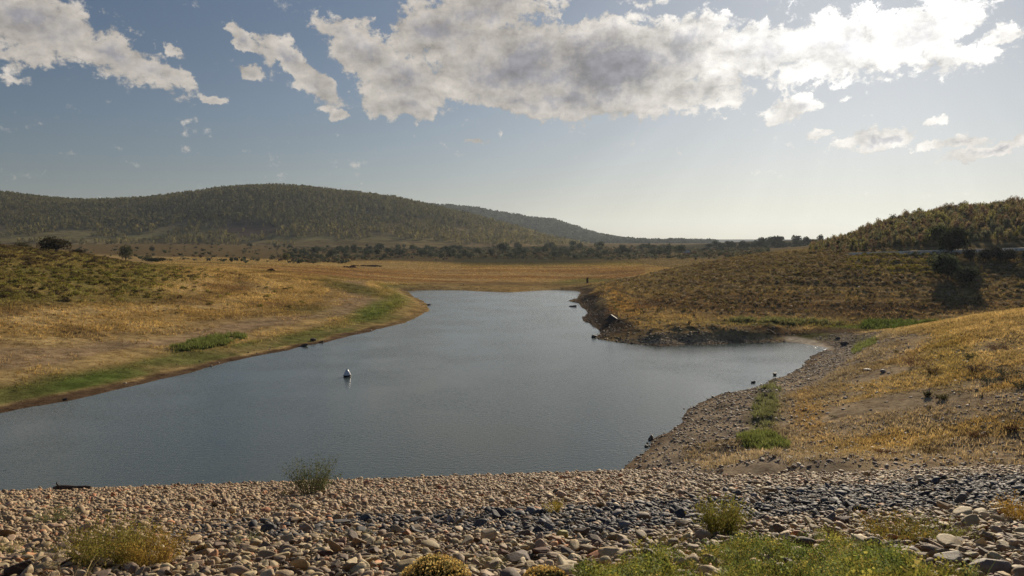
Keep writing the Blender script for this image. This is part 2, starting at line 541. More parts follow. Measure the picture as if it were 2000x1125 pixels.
def ground_z(x, y, s=None):
    if s is None: s = shore_sdf(x, y)
    rag = 0.55 * fbm(x, y, 3.2, 4, 11) + 0.9 * fbm(x, y, 14, 2, 12)
    s = s + rag * sstep(np.abs(s), 12, 0)
    H = np.maximum(land_h(x, y), 0.35)
    u, v = project(x, y, H)
    steep = sstep(u, 1120, 1180) * sstep(u, 1545, 1500) * sstep(v, 560, 600)      # the rocky bank rises faster
    Wd = 9.0 - 5.5 * steep
    far = sstep(y, 250, 500)
    bumps = 0.16 * fbm(x, y, 5, 4, 21) + 0.35 * fbm(x, y, 30, 3, 22) * sstep(s, 6, 30) + 0.9 * far * fbm(x, y, 90, 3, 23)
    bumps = bumps + steep * sstep(s, 0.2, 2.0) * sstep(s, 14, 6) * (0.55 * np.abs(fbm(x, y, 3.5, 4, 24)) + 0.2)
    z = 0.06 * np.clip(s, 0, 5) + H * sstep(s / Wd, -0.15, 1.0) + bumps * sstep(s, 0.0, 6.0)
    wd = sstep(dam_t(x, y), 37, 31)
    z = z * (1 - wd) + np.minimum(z, dam_z(x, y) - 1.0) * wd
    return np.where(s > 0, np.where(wd > 0, z, np.maximum(z, 0.012 + 0.03 * np.minimum(s, 3))), np.maximum(s * 0.3, -3.0))


def on_ground(u, v, d0=40.0, d1=1500.0):
    """where the ray of a photo pixel meets the land"""
    u = np.atleast_1d(np.asarray(u, float)); v = np.atleast_1d(np.asarray(v, float))
    r = ray(u, v)
    ds = np.exp(np.linspace(math.log(d0), math.log(d1), 260))
    hit = np.full(u.shape, np.nan)
    X = r[:, 0, None] * ds; Y = np.broadcast_to(ds, X.shape)
    Z = CAM_H + r[:, 2, None] * ds
    G = np.maximum(land_h(X, Y), 0)
    below = Z < G
    k = np.argmax(below, 1)
    k = np.where(below.any(1), k, len(ds) - 1)
    k = np.maximum(k, 1)
    i = np.arange(len(u))
    a = (Z - G)[i, k - 1]; b = (Z - G)[i, k]
    t = np.clip(a / (a - b + 1e-9), 0, 1)
    d = ds[k - 1] + (ds[k] - ds[k - 1]) * t
    x = r[:, 0] * d
    return np.stack([x, d, ground_z(x, d)], -1)


# ------------------------------------------------------------------ land colours (natural cover by place)
def blend(c, col, w):
    return c * (1 - w[..., None]) + np.array(col) * w[..., None]


def ell(u, v, cx, cy, rx, ry, tilt=0.0, soft=0.5, n=None):
    a = math.radians(tilt)
    du = (u - cx); dv = (v - cy)
    p = (du * math.cos(a) + dv * math.sin(a)) / rx
    q = (-du * math.sin(a) + dv * math.cos(a)) / ry
    r = np.sqrt(p * p + q * q)
    if n is not None: r = r + n
    return sstep(r, 1 + soft, 1 - soft)


GOLD = (0.37, 0.25, 0.100); STRAW = (0.50, 0.36, 0.165); RUST = (0.26, 0.14, 0.062); OLIVE = (0.135, 0.125, 0.035); BROWN = (0.15, 0.095, 0.050)
PINK = (0.34, 0.245, 0.155); GREEN = (0.145, 0.150, 0.048); LUSH = (0.095, 0.15, 0.03); MUD = (0.13, 0.085, 0.05); DARK = (0.085, 0.062, 0.046); STONY = (0.31, 0.245, 0.17)


def cover(x, y, z, s):
    u, v = project(x, y, z)
    nA = fbm(x, y, 9, 4, 31); nB = fbm(x, y, 28, 3, 32); nC = fbm(x, y, 2.5, 3, 33); nS = fbm(x * 0.35, y * 1.6, 7, 4, 34)
    nF = fbm(x, y, 70, 4, 35)
    c = np.broadcast_to(np.array(GOLD), x.shape + (3,)).copy()
    c = blend(c, STRAW, sstep(nA + nS, 0.1, 0.7) * 0.7)
    c = blend(c, BROWN, sstep(nS - 0.4 * nA, 0.15, 0.6) * 0.55)
    left = sstep(u, 900, 700) * (y < 260)
    far = sstep(y, 225, 260) * (u < 1260) * (z < 8)
    nose = sstep(y, 108, 116) * sstep(u, 1110, 1150) * (y < 260)
    nr = (x > 4) * sstep(y, 112, 104)
    # left bank
    c = blend(c, STRAW, left * sstep(np.sin(s * 0.42 + 3.0 * nB + 1.5 * nA), 0.2, 0.9) * 0.6)
    c = blend(c, BROWN, left * sstep(np.sin(s * 0.31 + 2.0 * nB + 2 + 2 * nA), 0.6, 0.95) * 0.5 * sstep(s, 14, 22))
    c = blend(c, RUST, left * sstep(nB + 0.6 * nS, 0.1, 0.6) * 0.6 * sstep(s, 18, 30))
    c = blend(c, (0.20, 0.175, 0.06), left * sstep(s + 8 * nB, 34, 46) * sstep(u + 90 * nA, 420, 250) * (0.6 + 0.4 * sstep(nC, -0.3, 0.3)))
    c = blend(c, OLIVE, left * sstep(nB, 0.1, 0.5) * 0.5)
    c = blend(c, PINK, left * sstep(s + 3.5 * nA, 10.5, 13) * sstep(s + 5 * nB + 3 * nA, 19, 15) * 0.7)
    c = blend(c, STRAW, left * sstep(s + 2 * nA, 7.5, 9.5) * sstep(s + 2 * nA, 12.5, 10.5) * 0.6)
    c = blend(c, GREEN, left * sstep(s + 1.5 * nA, 2.0, 3.4) * sstep(s + 2.5 * nA, 9.5, 6.5) * (0.4 + 0.55 * sstep(nA + 0.5 * nC, -0.3, 0.4)))
    c = blend(c, LUSH, left * ell(u, v, 170, 745, 95, 14, -9, 0.6, 0.4 * nC) * 0.75)
    c = blend(c, LUSH, left * ell(u, v, 745, 600, 62, 15, -22, 0.6, 0.4 * nC) * 0.85)
    c = blend(c, MUD, left * sstep(s + 0.8 * nC, 2.6, 1.2))
    c = blend(c, (0.10, 0.10, 0.03), left * ell(u, v, 700, 565, 70, 10, 12, 0.5, 0.4 * nA) * 0.8)
    # far meadow and the valley floor beyond
    c = blend(c, RUST, far * sstep(nF * 0.3 + nS * 0.5 + sstep(v, 520, 535) * sstep(v, 556, 545) * 0.5, 0.25, 0.6) * 0.75)
    c = blend(c, (0.30, 0.155, 0.055), far * sstep(v, 516, 526) * sstep(v, 556, 548) * 0.5)
    c = blend(c, OLIVE, far * sstep(v, 522, 514) * sstep(v, 504, 511) * sstep(u, 800, 950) * 0.6)
    fb = fbm(x * 0.12, y, 9, 4, 36); fb2 = fbm(x * 0.10, y, 14, 4, 37)
    c = blend(c, (0.17, 0.105, 0.05), far * sstep(fb, 0.05, 0.4) * 0.7)
    c = blend(c, STRAW, far * sstep(fb2, 0.1, 0.4) * 0.6)
    c = blend(c, (0.19, 0.165, 0.06), far * sstep(fb2, -0.15, -0.4) * 0.6)
    c = blend(c, (0.11, 0.075, 0.045), far * sstep(v + 2.5 * nA, 551, 555) * 0.9)
    c = blend(c, GREEN, far * ell(u, v, 1160, 552, 75, 8, 0, 0.4, 0.3 * nA) * 0.85)
    c = blend(c, GREEN, far * ell(u, v, 740, 556, 70, 9, 4, 0.4, 0.3 * nA) * 0.6)
    deep = sstep(y + 25 * nF, 380, 440) * (u < 1650)
    c = blend(c, (0.145, 0.105, 0.052), deep * 0.95)
    c = blend(c, (0.055, 0.055, 0.032), deep * sstep(nF, -0.25, 0.25) * 0.8 * sstep(u, 480, 680))
    c = blend(c, (0.36, 0.26, 0.12), sstep(y, 300, 330) * sstep(y + 14 * nA, 425, 395) * (u < 900) * 0.5)
    # the nose of land on the right, its bank and slope
    c = blend(c, RUST, nose * sstep(nB * 0.7 + nS * 0.6, 0.0, 0.4) * sstep(v, 540, 580) * 0.85)
    c = blend(c, (0.24, 0.18, 0.085), nose * sstep(v, 590, 560) * 0.75)
    c = blend(c, (0.17, 0.135, 0.06), nose * sstep(v + 12 * nA, 560, 530) * 0.6)
    c = blend(c, BROWN, nose * ell(u, v, 1560, 598, 330, 24, 2, 0.5, 0.5 * nA) * 0.8)
    c = blend(c, (0.33, 0.24, 0.10), nose * ell(u, v, 1560, 628, 380, 8, 0, 0.5, 0.4 * nA) * 0.75)
    c = blend(c, (0.36, 0.22, 0.075), nose * ell(u, v, 1215, 590, 16, 42, -40, 0.5, 0.5 * nA) * 0.9)
    c = blend(c, DARK, nose * sstep(u, 1545, 1500) * sstep(s + 2.0 * nA - 3.2 * ell(u, v, 1380, 655, 230, 34, 3), 3.6, 2.4) * 0.9)
    c = blend(c, LUSH, ell(u, v, 1740, 641, 120, 8, 1, 0.5, 0.6 * nA) * (y > 95) * 0.85)
    c = blend(c, GREEN, nose * ell(u, v, 1520, 632, 130, 5, 0, 0.5, 0.5 * nA) * 0.6)
    c = blend(c, (0.13, 0.09, 0.06), (y > 92) * (y < 116) * ell(u, v, 1640, 655, 90, 14, 0, 0.5, 0.3 * nA))
    c = blend(c, GREEN, (y > 88) * (y < 116) * ell(u, v, 1600, 660, 50, 9, 0, 0.5, 0.4 * nA) * 0.8)
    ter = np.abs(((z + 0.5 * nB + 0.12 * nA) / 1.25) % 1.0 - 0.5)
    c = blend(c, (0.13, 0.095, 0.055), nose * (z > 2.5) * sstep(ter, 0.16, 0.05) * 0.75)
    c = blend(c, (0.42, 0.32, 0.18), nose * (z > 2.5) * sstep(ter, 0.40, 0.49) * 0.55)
    # the near bank on the right
    c = blend(c, (0.50, 0.38, 0.19), nr * sstep(nA + 0.5 * nB, -0.3, 0.3) * 0.55)
    c = blend(c, STONY, nr * sstep(s + 2.5 * nA, 14, 8))
    nP = fbm(x, y, 5, 3, 76)
    c = blend(c, (0.40, 0.31, 0.205), nr * sstep(nP + 0.35 * nC, 0.12, -0.22) * sstep(v, 640, 690) * 0.85)
    c = blend(c, MUD, nr * sstep(s + 0.6 * nC, 1.4, 0.5) * 0.7)
    c = blend(c, BROWN, nr * sstep(s + 4 * nA, 14, 18) * sstep(nB, 0.0, 0.35) * 0.7)
    c = blend(c, STRAW, nr * ell(u, v, 1950, 625, 260, 18, -4, 0.5) * 0.85)
    c = blend(c, (0.46, 0.29, 0.10), nr * ell(u, v, 1582, 815, 28, 46, -22, 0.7, 0.7 * nC) * 0.7)
    c = blend(c, (0.42, 0.31, 0.10), nr * ell(u, v, 1850, 700, 50, 45, 0, 0.6, 0.6 * nC) * 0.6)
    c = blend(c, GREEN, nr * ell(u, v, 1495, 810, 26, 55, 14, 0.5, 0.6 * nC) * 0.7)
    c = blend(c, GREEN, nr * ell(u, v, 1680, 672, 20, 14, -20, 0.5, 0.6 * nC) * 0.7)
    # ridge on the right above the road
    ridge = sstep(y, 182, 190) * (x > 60)
    c = blend(c, (0.19, 0.145, 0.075), ridge * 0.85)
    c = blend(c, (0.66, 0.56, 0.42), (y > 88) * (y < 120) * ell(u, v, 1578, 670, 46, 7.5, 13, 0.35))
    return c * (1 + 0.18 * nC[..., None])


# ------------------------------------------------------------------ ground: one sheet to the horizon
us = np.concatenate([np.linspace(-2.6, -0.78, 90, endpoint=False), np.linspace(-0.78, 0.78, 1000), np.linspace(0.78, 2.6, 90)[1:]])
ys = np.concatenate([np.exp(np.linspace(math.log(14), math.log(40), 40, endpoint=False)), np.exp(np.linspace(math.log(40), math.log(280), 620, endpoint=False)), np.exp(np.linspace(math.log(280), math.log(12000), 170))])
UU, YY = np.meshgrid(us, ys)
XX = UU * YY
SS = shore_sdf(XX, YY)
ZZ = ground_z(XX, YY, SS)
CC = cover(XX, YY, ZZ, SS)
nr_, nc_ = XX.shape
idx = np.arange(nr_ * nc_).reshape(nr_, nc_)
GF = np.stack([idx[:-1, :-1], idx[:-1, 1:], idx[1:, 1:], idx[1:, :-1]], -1).reshape(-1, 4)
g = build("ground", np.stack([XX, YY, ZZ], -1).reshape(-1, 3), GF, M_GROUND, CC.reshape(-1, 3), True)
tag(g, "rolling land of dry golden grass round the reservoir", "ground", kind='structure')

# water
m, t, o = mat_new("reservoir_water")
p = t.node('ShaderNodeBsdfGlossy', distribution='BECKMANN')
p.inputs['Color'].default_value = (1, 1, 1, 1)
p.inputs['Roughness'].default_value = 0.17
deepw = t.node('ShaderNodeBsdfDiffuse')
deepw.inputs['Color'].default_value = (0.084, 0.108, 0.100, 1)
fres = t.node('ShaderNodeFresnel'); fres.inputs['IOR'].default_value = 1.333
mxw = t.node('ShaderNodeMixShader')
t.l.new(deepw.outputs[0], mxw.inputs[1]); t.l.new(p.outputs[0], mxw.inputs[2]); t.l.new(fres.outputs[0], mxw.inputs[0])
gm = t.node('ShaderNodeNewGeometry')
n1 = t.noise(t.v('MULTIPLY', gm.outputs['Position'], (1.0, 1.35, 1.0)), 3.0, 2, 0.5)
n2 = t.noise(gm.outputs['Position'], 0.10, 3, 0.5)
b = t.node('ShaderNodeBump'); b.inputs['Strength'].default_value = 0.85
t.l.new(t.ss(n2, 0.38, 0.62, 0.016, 0.036, 'LINEAR'), b.inputs['Distance'])
t.l.new(n1, b.inputs['Height']); t.l.new(b.outputs[0], p.inputs['Normal']); t.l.new(b.outputs[0], fres.inputs['Normal'])
t.l.new(mxw.outputs[0], o.inputs[0])
M_WATER = m
wv = np.array([[-420, 15, 0], [420, 15, 0], [420, 300, 0], [-420, 300, 0]], float)
wt = build("water", wv, np.array([[0, 1, 2, 3]]), M_WATER)
tag(wt, "grey-blue rippled water of the reservoir", "water", kind='structure')

# the bed of the dam slope under its loose stones
ds_x = np.linspace(-120, 120, 121); ds_t = np.concatenate([[-26, -6.5], np.linspace(-1.5, 62, 128)])
AX, TT = np.meshgrid(ds_x, ds_t)
DX = AX * TN[1] + TT * TN[0]
DY = -AX * TN[0] + TT * TN[1]
DZ = np.where(TT > -1.5 + 1e-6, DAM_TOP - DAM_SLOPE * np.maximum(TT, 0), DAM_TOP)
DZ = np.where(TT < -20, DAM_TOP - 8.0, DZ) - 0.07 + 0.03 * fbm(DX, DY, 0.8, 3, 5) - 0.02
DV = np.stack([DX, DY, DZ], -1)
nr_, nc_ = DX.shape
idx = np.arange(nr_ * nc_).reshape(nr_, nc_)
DF = np.stack([idx[:-1, :-1], idx[:-1, 1:], idx[1:, 1:], idx[1:, :-1]], -1).reshape(-1, 4)
dcol = np.broadcast_to(np.array((0.10, 0.078, 0.055)), (nr_ * nc_, 3))
tag(build("dam_slope", DV.reshape(-1, 3), DF, M_GROUND, dcol, True), "earth bed of the dam slope under the loose stones", "dam slope", kind='structure')


# ------------------------------------------------------------------ hills
def hill(name, label, prof, d0, d1, d2, base_v, colf, rows=70, tree_m=0.0):
    pu = np.array([p[0] for p in prof], float); pv = np.array([p[1] for p in prof], float)
    uu = np.linspace(pu[0], pu[-1], 420)
    vv = np.interp(uu, pu, pv)
    k = np.hanning(17); k /= k.sum()
    vv = np.convolve(np.pad(vv, 8, mode='edge'), k, mode='valid')
    r = ray(uu, vv)
    crest = CAM_H + r[:, 2] * d1 - tree_m
    tt = np.concatenate([np.linspace(0, 1, rows), np.linspace(1, 2, 20)[1:]])
    Dm = np.where(tt[:, None] <= 1, d0 + (d1 - d0) * tt[:, None], d1 + (d2 - d1) * (tt[:, None] - 1)) * np.ones((1, len(uu)))
    base = CAM_H + ray(uu, np.full_like(uu, base_v))[:, 2] * d0 - 2.0
    prof_t = np.where(tt <= 1, (1 - np.cos(np.pi * np.clip(tt, 0, 1) ** 0.9)) / 2, np.cos(np.pi * (tt - 1) / 2))
    Z = base[None] + (np.maximum(crest, base + 0.5) - base)[None] * prof_t[:, None]
    X = r[None, :, 0] * Dm
    rel = np.clip(prof_t[:, None], 0, 1)
    Z = Z + (fbm(X, Dm, 260, 4, 41) * 14 + fbm(X, Dm, 60, 3, 42) * 3) * rel * (1 - rel) * 2.2 * min(1.0, (d1 - d0) / 600)
    nr, nc = X.shape
    idx = np.arange(nr * nc).reshape(nr, nc)
    Fc = np.stack([idx[:-1, :-1], idx[:-1, 1:], idx[1:, 1:], idx[1:, :-1]], -1).reshape(-1, 4)
    C = colf(X, Dm, Z)
    o = build(name, np.stack([X, Dm, Z], -1).reshape(-1, 3), Fc, M_HILL, C.reshape(-1, 3), True)
    tag(o, label, "hill", kind='structure')
    return X, Dm, Z


def hill_a_col(x, y, z):
    u, v = project(x, y, z)
    n = fbm(x, y, 120, 4, 51); n2 = fbm(x, y, 25, 3, 52)
    c = np.broadcast_to(np.array((0.19, 0.145, 0.075)), x.shape + (3,)).copy()
    c = blend(c, (0.21, 0.19, 0.08), sstep(v, 430, 465) * sstep(n, -0.2, 0.3) * 0.8)
    c = blend(c, (0.20, 0.145, 0.07), sstep(v, 462, 478) * 0.8)
    c = blend(c, (0.085, 0.06, 0.055), ell(u, v, 490, 447, 60, 16, 0, 0.4, 0.3 * n2) * 0.95)
    return c * (1 + 0.25 * n2[..., None])


PROF_A = [(-1500, 330), (-700, 335), (-400, 350), (-150, 360), (0, 376), (80, 387), (150, 392), (250, 389), (330, 382), (400, 373), (460, 366), (520, 362), (600, 366), (700, 378), (780, 388), (840, 402), (900, 415), (960, 430), (1020, 446), (1080, 462), (1140, 474), (1200, 480)]
HA = hill("hill", "long dark wooded hill across the valley", PROF_A, 780, 1350, 2100, 483, hill_a_col, 90, 4.0)
PROF_B = [(760, 420), (820, 402), (870, 404), (920, 407), (980, 418), (1040, 428), (1080, 431), (1120, 444), (1160, 457), (1200, 466), (1240, 471), (1300, 477), (1400, 484)]
HB = hill("hill", "bluish farther hill sloping down behind the wooded one", PROF_B, 1700, 2500, 3600, 476, lambda x, y, z: np.broadcast_to(np.array((0.045, 0.055, 0.05)), x.shape + (3,)) * (1 + 0.2 * fbm(x, y, 90, 4, 61)[..., None]), 60, 5.0)
PROF_C = [(900, 472), (1150, 471.5), (1230, 468.0), (1300, 467.0), (1420, 467.0), (1560, 467), (1900, 464), (2300, 462), (2900, 466)]
HC = hill("hill", "flat pale ridge on the horizon", PROF_C, 3400, 4600, 6500, 473, lambda x, y, z: np.broadcast_to(np.array((0.10, 0.10, 0.09)), x.shape + (3,)) * (1 + 0.2 * fbm(x, y, 120, 4, 62)[..., None]), 40, 2.0)
PROF_D = [(1180, 485), (1250, 482), (1330, 479), (1400, 475), (1470, 471), (1560, 469), (1650, 466), (1800, 466), (2100, 470), (2500, 476)]
HD = hill("hill", "low dark rise crowned with round oaks behind the meadow", PROF_D, 560, 760, 1100, 489, lambda x, y, z: np.broadcast_to(np.array((0.10, 0.088, 0.055)), x.shape + (3,)) * (1 + 0.3 * fbm(x, y, 40, 4, 63)[..., None]), 50, 0.0)


# ------------------------------------------------------------------ plants: leaf-clump builders
def crown(seed, n, leaf, lobes, rxy=1.0, h=1.0, z0=0.0, hollow=0.5, dark=0.35):
    """clumps of small leaf faces round several lobes; unit-size crown standing on z0"""
    r = np.random.default_rng(seed)
    lc = []
    for k in range(lobes):
        a = r.uniform(0, 2 * math.pi); q = r.uniform(0.12, 0.54) if lobes > 1 else 0
        lc.append((q * rxy * math.cos(a), q * rxy * math.sin(a), z0 + h * r.uniform(0.38, 0.74), r.uniform(0.33, 0.52) if lobes > 1 else 1.0))
    lc = np.array(lc)
    pk = r.integers(0, lobes, n)
    d = r.normal(size=(n, 3)); d /= np.linalg.norm(d, axis=1)[:, None]
    rr = r.uniform(hollow, 1.0, n) ** 0.6
    L = lc[pk]
    P = np.stack([L[:, 0] + d[:, 0] * rr * L[:, 3] * rxy, L[:, 1] + d[:, 1] * rr * L[:, 3] * rxy, L[:, 2] + d[:, 2] * rr * L[:, 3] * h * 0.8], -1)
    P[:, 2] = np.maximum(P[:, 2], z0 + 0.02)
    nrm = d + r.normal(size=(n, 3)) * 0.9; nrm /= np.linalg.norm(nrm, axis=1)[:, None]
    a = np.cross(nrm, r.normal(size=(n, 3))); a /= np.linalg.norm(a, axis=1)[:, None]
    b = np.cross(nrm, a)
    s = leaf * r.uniform(0.6, 1.4, n)[:, None]
    V = np.stack([P - a * s - b * s * 0.3, P + a * s * 0.2 - b * s * 0.8, P + a * s, P - a * s * 0.1 + b * s * 0.8], 1).reshape(-1, 3)
    Fc = np.arange(n * 4).reshape(n, 4)
    tone = np.repeat(r.uniform(1 - dark, 1 + dark, (n, 1)) * (1 + 0.25 * (r.uniform(-1, 1, lobes)[pk])[:, None]), 4, 0)
    c = np.concatenate([tone, tone * np.repeat(r.uniform(0.92, 1.05, (n, 1)), 4, 0), tone], 1)
    return V, Fc, c


def tube(pts, rad, sides=6):
    pts = np.asarray(pts, float); rad = np.asarray(rad, float)
    V = []
    for k in range(len(pts)):
        d = pts[min(k + 1, len(pts) - 1)] - pts[max(k - 1, 0)]
        d = d / (np.linalg.norm(d) + 1e-9)
        a = np.cross(d, [0.3, 0.9, 0.1]); a /= np.linalg.norm(a); b = np.cross(d, a)
        for j in range(sides):
            w = 2 * math.pi * j / sides
            V.append(pts[k] + (a * math.cos(w) + b * math.sin(w)) * rad[k])
    Fc = []
    for k in range(len(pts) - 1):
        for j in range(sides):
            j2 = (j + 1) % sides
            Fc.append((k * sides + j, k * sides + j2, (k + 1) * sides + j2, (k + 1) * sides + j))
    return np.array(V), np.array(Fc)


def trunk_arr(seed, h=1.0, r0=0.06, limbs=4, spread=0.45):
    r = np.random.default_rng(seed)
    Vs, Fs = [], []; off = 0
    def add(p, q):
        nonlocal off
        V, Fc = tube(p, q); Vs.append(V); Fs.append(Fc + off); off += len(V)
    top = np.array([r.uniform(-.06, .06), r.uniform(-.06, .06), h * 0.62])
    add([(0, 0, -0.08), (0.01, 0, h * 0.2), top * np.array([.6, .6, .65]), top], [r0 * 1.3, r0, r0 * .8, r0 * .5])
    for k in range(limbs):
        a = 2 * math.pi * k / limbs + r.uniform(-.4, .4)
        b0 = np.array([0, 0, h * r.uniform(0.22, 0.42)])
        e = np.array([math.cos(a) * spread, math.sin(a) * spread, h * r.uniform(0.55, 0.85)])
        add([b0, (b0 + e) / 2 + np.array([0, 0, -0.03]), e], [r0 * .6, r0 * .4, r0 * .15])
    return np.concatenate(Vs), np.concatenate(Fs)


def blades(seed, n, h, rad, w, lean=0.5, seg=2, tips=False, col_a=(1, 1, 1), col_b=(1, 1, 1), curl=0.3):
    """a tuft: n tapering blades or stems rising from a foot and leaning outward"""
    r = np.random.default_rng(seed)
    ang = r.uniform(0, 2 * math.pi, n)
    foot = rad * 0.45 * np.sqrt(r.uniform(0, 1, n))
    hh = h * r.uniform(0.45, 1.0, n)
    out = rad * r.uniform(0.1, 1.0, n) * lean
    wid = w * r.uniform(0.6, 1.3, n)
    dirv = np.stack([np.cos(ang), np.sin(ang)], -1)
    jit = r.uniform(0, 2 * math.pi, n)
    side = np.stack([np.cos(jit), np.sin(jit), np.zeros(n)], -1)
    Vs = []
    for k in range(seg + 1):
        t = k / seg
        q = foot + out * (t + curl * t * t)
        c = np.stack([dirv[:, 0] * q, dirv[:, 1] * q, hh * t * (1 - 0.15 * t * lean)], -1)
        ww = (wid * (1 - 0.85 * t))[:, None]
        Vs.append(np.stack([c - side * ww, c + side * ww], 1))
    V = np.stack(Vs, 1)                       # n, seg+1, 2, 3
    V = V.reshape(-1, 3)
    b = np.arange(n)[:, None] * (seg + 1) * 2
    Fc = []
    for k in range(seg):
        o_ = k * 2
        Fc.append(np.concatenate([b + o_, b + o_ + 1, b + o_ + 3, b + o_ + 2], 1))
    Fc = np.concatenate(Fc)
    mixv = r.uniform(0, 1, (n, 1))
    c = np.array(col_a) * (1 - mixv) + np.array(col_b) * mixv
    c = c * r.uniform(0.75, 1.25, (n, 1))
    C = np.repeat(c, (seg + 1) * 2, 0)
    return V, Fc, C


def join(parts):
    Vs, Fs, Cs = [], [], []; off = 0
    for V, Fc, c in parts:
        Vs.append(V); Fs.append(Fc + off); Cs.append(c); off += len(V)
    return np.concatenate(Vs), np.concatenate(Fs), np.concatenate(Cs)


# ------------------------------------------------------------------ forest on the hills (a far-off wood)
def grid_sample(H, n, r, keep):
    X, Y, Z = H
    a = r.uniform(0, X.shape[0] - 1.001, n); b = r.uniform(0, X.shape[1] - 1.001, n)
    i = a.astype(int); j = b.astype(int); fa = a - i; fb = b - j
    def bl(A): return (A[i, j] * (1 - fa) + A[i + 1, j] * fa) * (1 - fb) + (A[i, j + 1] * (1 - fa) + A[i + 1, j + 1] * fa) * fb
    x, y, z = bl(X), bl(Y), bl(Z)
    k = keep(x, y, z, r)
    return x[k], y[k], z[k]


tiny = [crown(900 + k, 12, 0.42, 1, 0.8, 1.0, 0.1, 0.3, 0.3) for k in range(6)]


def keep_a(x, y, z, r):
    u, v = project(x, y, z)
    n = fbm(x, y, 120, 4, 51); n2 = fbm(x, y, 30, 3, 53)
    p = 0.95 - 0.62 * sstep(v + 8 * n2, 415, 462) - 0.45 * sstep(n + 0.7 * n2, 0.0, 0.5)
    p = p * (1 - 0.96 * ell(u, v, 490, 447, 58, 15, 0, 0.3, 0.3 * n2))
    p = p * sstep(v, 482, 472)
    p = np.where(y > 1420, p * 0.1, p)
    return (r.uniform(0, 1, len(x)) < p) & (u > -500) & (u < 1150)


fx, fy, fz = grid_sample(HA, 110000, rng, keep_a)
nn = len(fx)
u_, v_ = project(fx, fy, fz)
tone = rng.uniform(0.7, 1.3, (nn, 1))
cA = np.where((sstep(v_, 425, 465) * 0.7 > rng.uniform(0, 1, nn))[:, None], (0.20, 0.175, 0.075), (0.125, 0.118, 0.055)) * tone
sc_ = 1.7 + 2.0 * rng.uniform(0, 1, nn) ** 1.6 + 0.6 * fbm(fx, fy, 60, 2, 54); scl3 = np.stack([sc_ * 0.62, sc_ * 0.62, sc_ * 1.25], -1)
V, Fc, C = merge(tiny, np.stack([fx, fy, fz - 0.3], -1), scl3, rng.uniform(0, 6.28, nn), cA)
tag(build("forest", V, Fc, M_LEAF, C), "dense young wood covering the long hill across the valley", "forest", kind='stuff')
fx, fy, fz = grid_sample(HB, 9000, rng, lambda x, y, z, r: (y < 2600) & (r.uniform(0, 1, len(x)) < 0.85))
nn = len(fx)
sc_ = rng.uniform(5, 9, nn)
V, Fc, C = merge(tiny, np.stack([fx, fy, fz - 0.5], -1), np.stack([sc_, sc_, sc_ * 1.0], -1), rng.uniform(0, 6.28, nn), np.array((0.05, 0.058, 0.04)) * rng.uniform(0.7, 1.3, (nn, 1)))
tag(build("forest", V, Fc, M_LEAF, C), "hazy wood on the farther bluish hill", "forest", kind='stuff')

# ------------------------------------------------------------------ round oaks of the valley floor
oak_me, oak_tr = [], []
for k in range(6):
    V, Fc, C = crown(310 + k, 330, 0.11, 8, 1.0, 1.0, 0.12, 0.55, 0.35)
    oak_me.append(build("crown", V, Fc, M_LEAFO, C, link=False))
    V, Fc = trunk_arr(330 + k, 0.75, 0.05)
    oak_tr.append(build("trunk", V, Fc, M_BARK, link=False))


def place_tree(name, loc, w, h, k, col, label, cat, group, parts=True, crowns=None, trunks=None):
    cm = (crowns or oak_me)[k % len(crowns or oak_me)]
    if parts:
        e = empty(name, loc, rng.uniform(0, 6.28))
        e.scale = (w, w, h)
        c = bpy.data.objects.new("crown", cm); COL.objects.link(c); c.parent = e; c.color = (*col, 1)
        tm = (trunks or oak_tr)[k % len(trunks or oak_tr)]
        tr = bpy.data.objects.new("trunk", tm); COL.objects.link(tr); tr.parent = e
        return tag(e, label, cat, group)
    c = bpy.data.objects.new(name, cm); COL.objects.link(c); c.color = (*col, 1)
    c.location = loc; c.rotation_euler = (0, 0, rng.uniform(0, 6.28)); c.scale = (w, w, h)
    return tag(c, label, cat, group)


def side_word(u, cuts, words):
    for c, w in zip(cuts, words):
        if u < c: return w
    return words[-1]


DKG = (0.058, 0.072, 0.042)
OAK_SPOTS = [(1120, 478, 16, 10), (982, 489, 26, 14), (1062, 490, 20, 11), (1170, 482, 18, 10), (1215, 490, 22, 13), (1150, 494, 18, 10), (935, 494, 14, 8), (740, 487, 22, 11), (1308, 488, 16, 13), (1328, 489, 20, 13), (1290, 494, 18, 8), (1000, 500, 16, 8), (1085, 498, 18, 9), (880, 500, 14, 8), (1250, 487, 12, 8), (452, 511, 9, 8), (478, 507, 9, 6)]
r_ = np.random.default_rng(22)
spots = [(a, b + h_ * 0.5, w_, h_) for a, b, w_, h_ in OAK_SPOTS]
for _ in range(150):
    u = r_.uniform(560, 1340); lo = 506 if u > 700 else 509
    v = r_.uniform(486 + max(0, (800 - u) * 0.03), lo)
    s_ = r_.uniform(8, 17)
    spots.append((u, v, s_, s_ * r_.uniform(0.45, 0.65)))
for _ in range(45):
    u = r_.uniform(400, 900); v = 476 + (u - 400) * 0.03 + r_.uniform(-3, 8)
    s_ = r_.uniform(6, 11); spots.append((u, v, s_, s_ * 0.55))
pts = on_ground([s[0] for s in spots], [s[1] for s in spots], 240, 900)
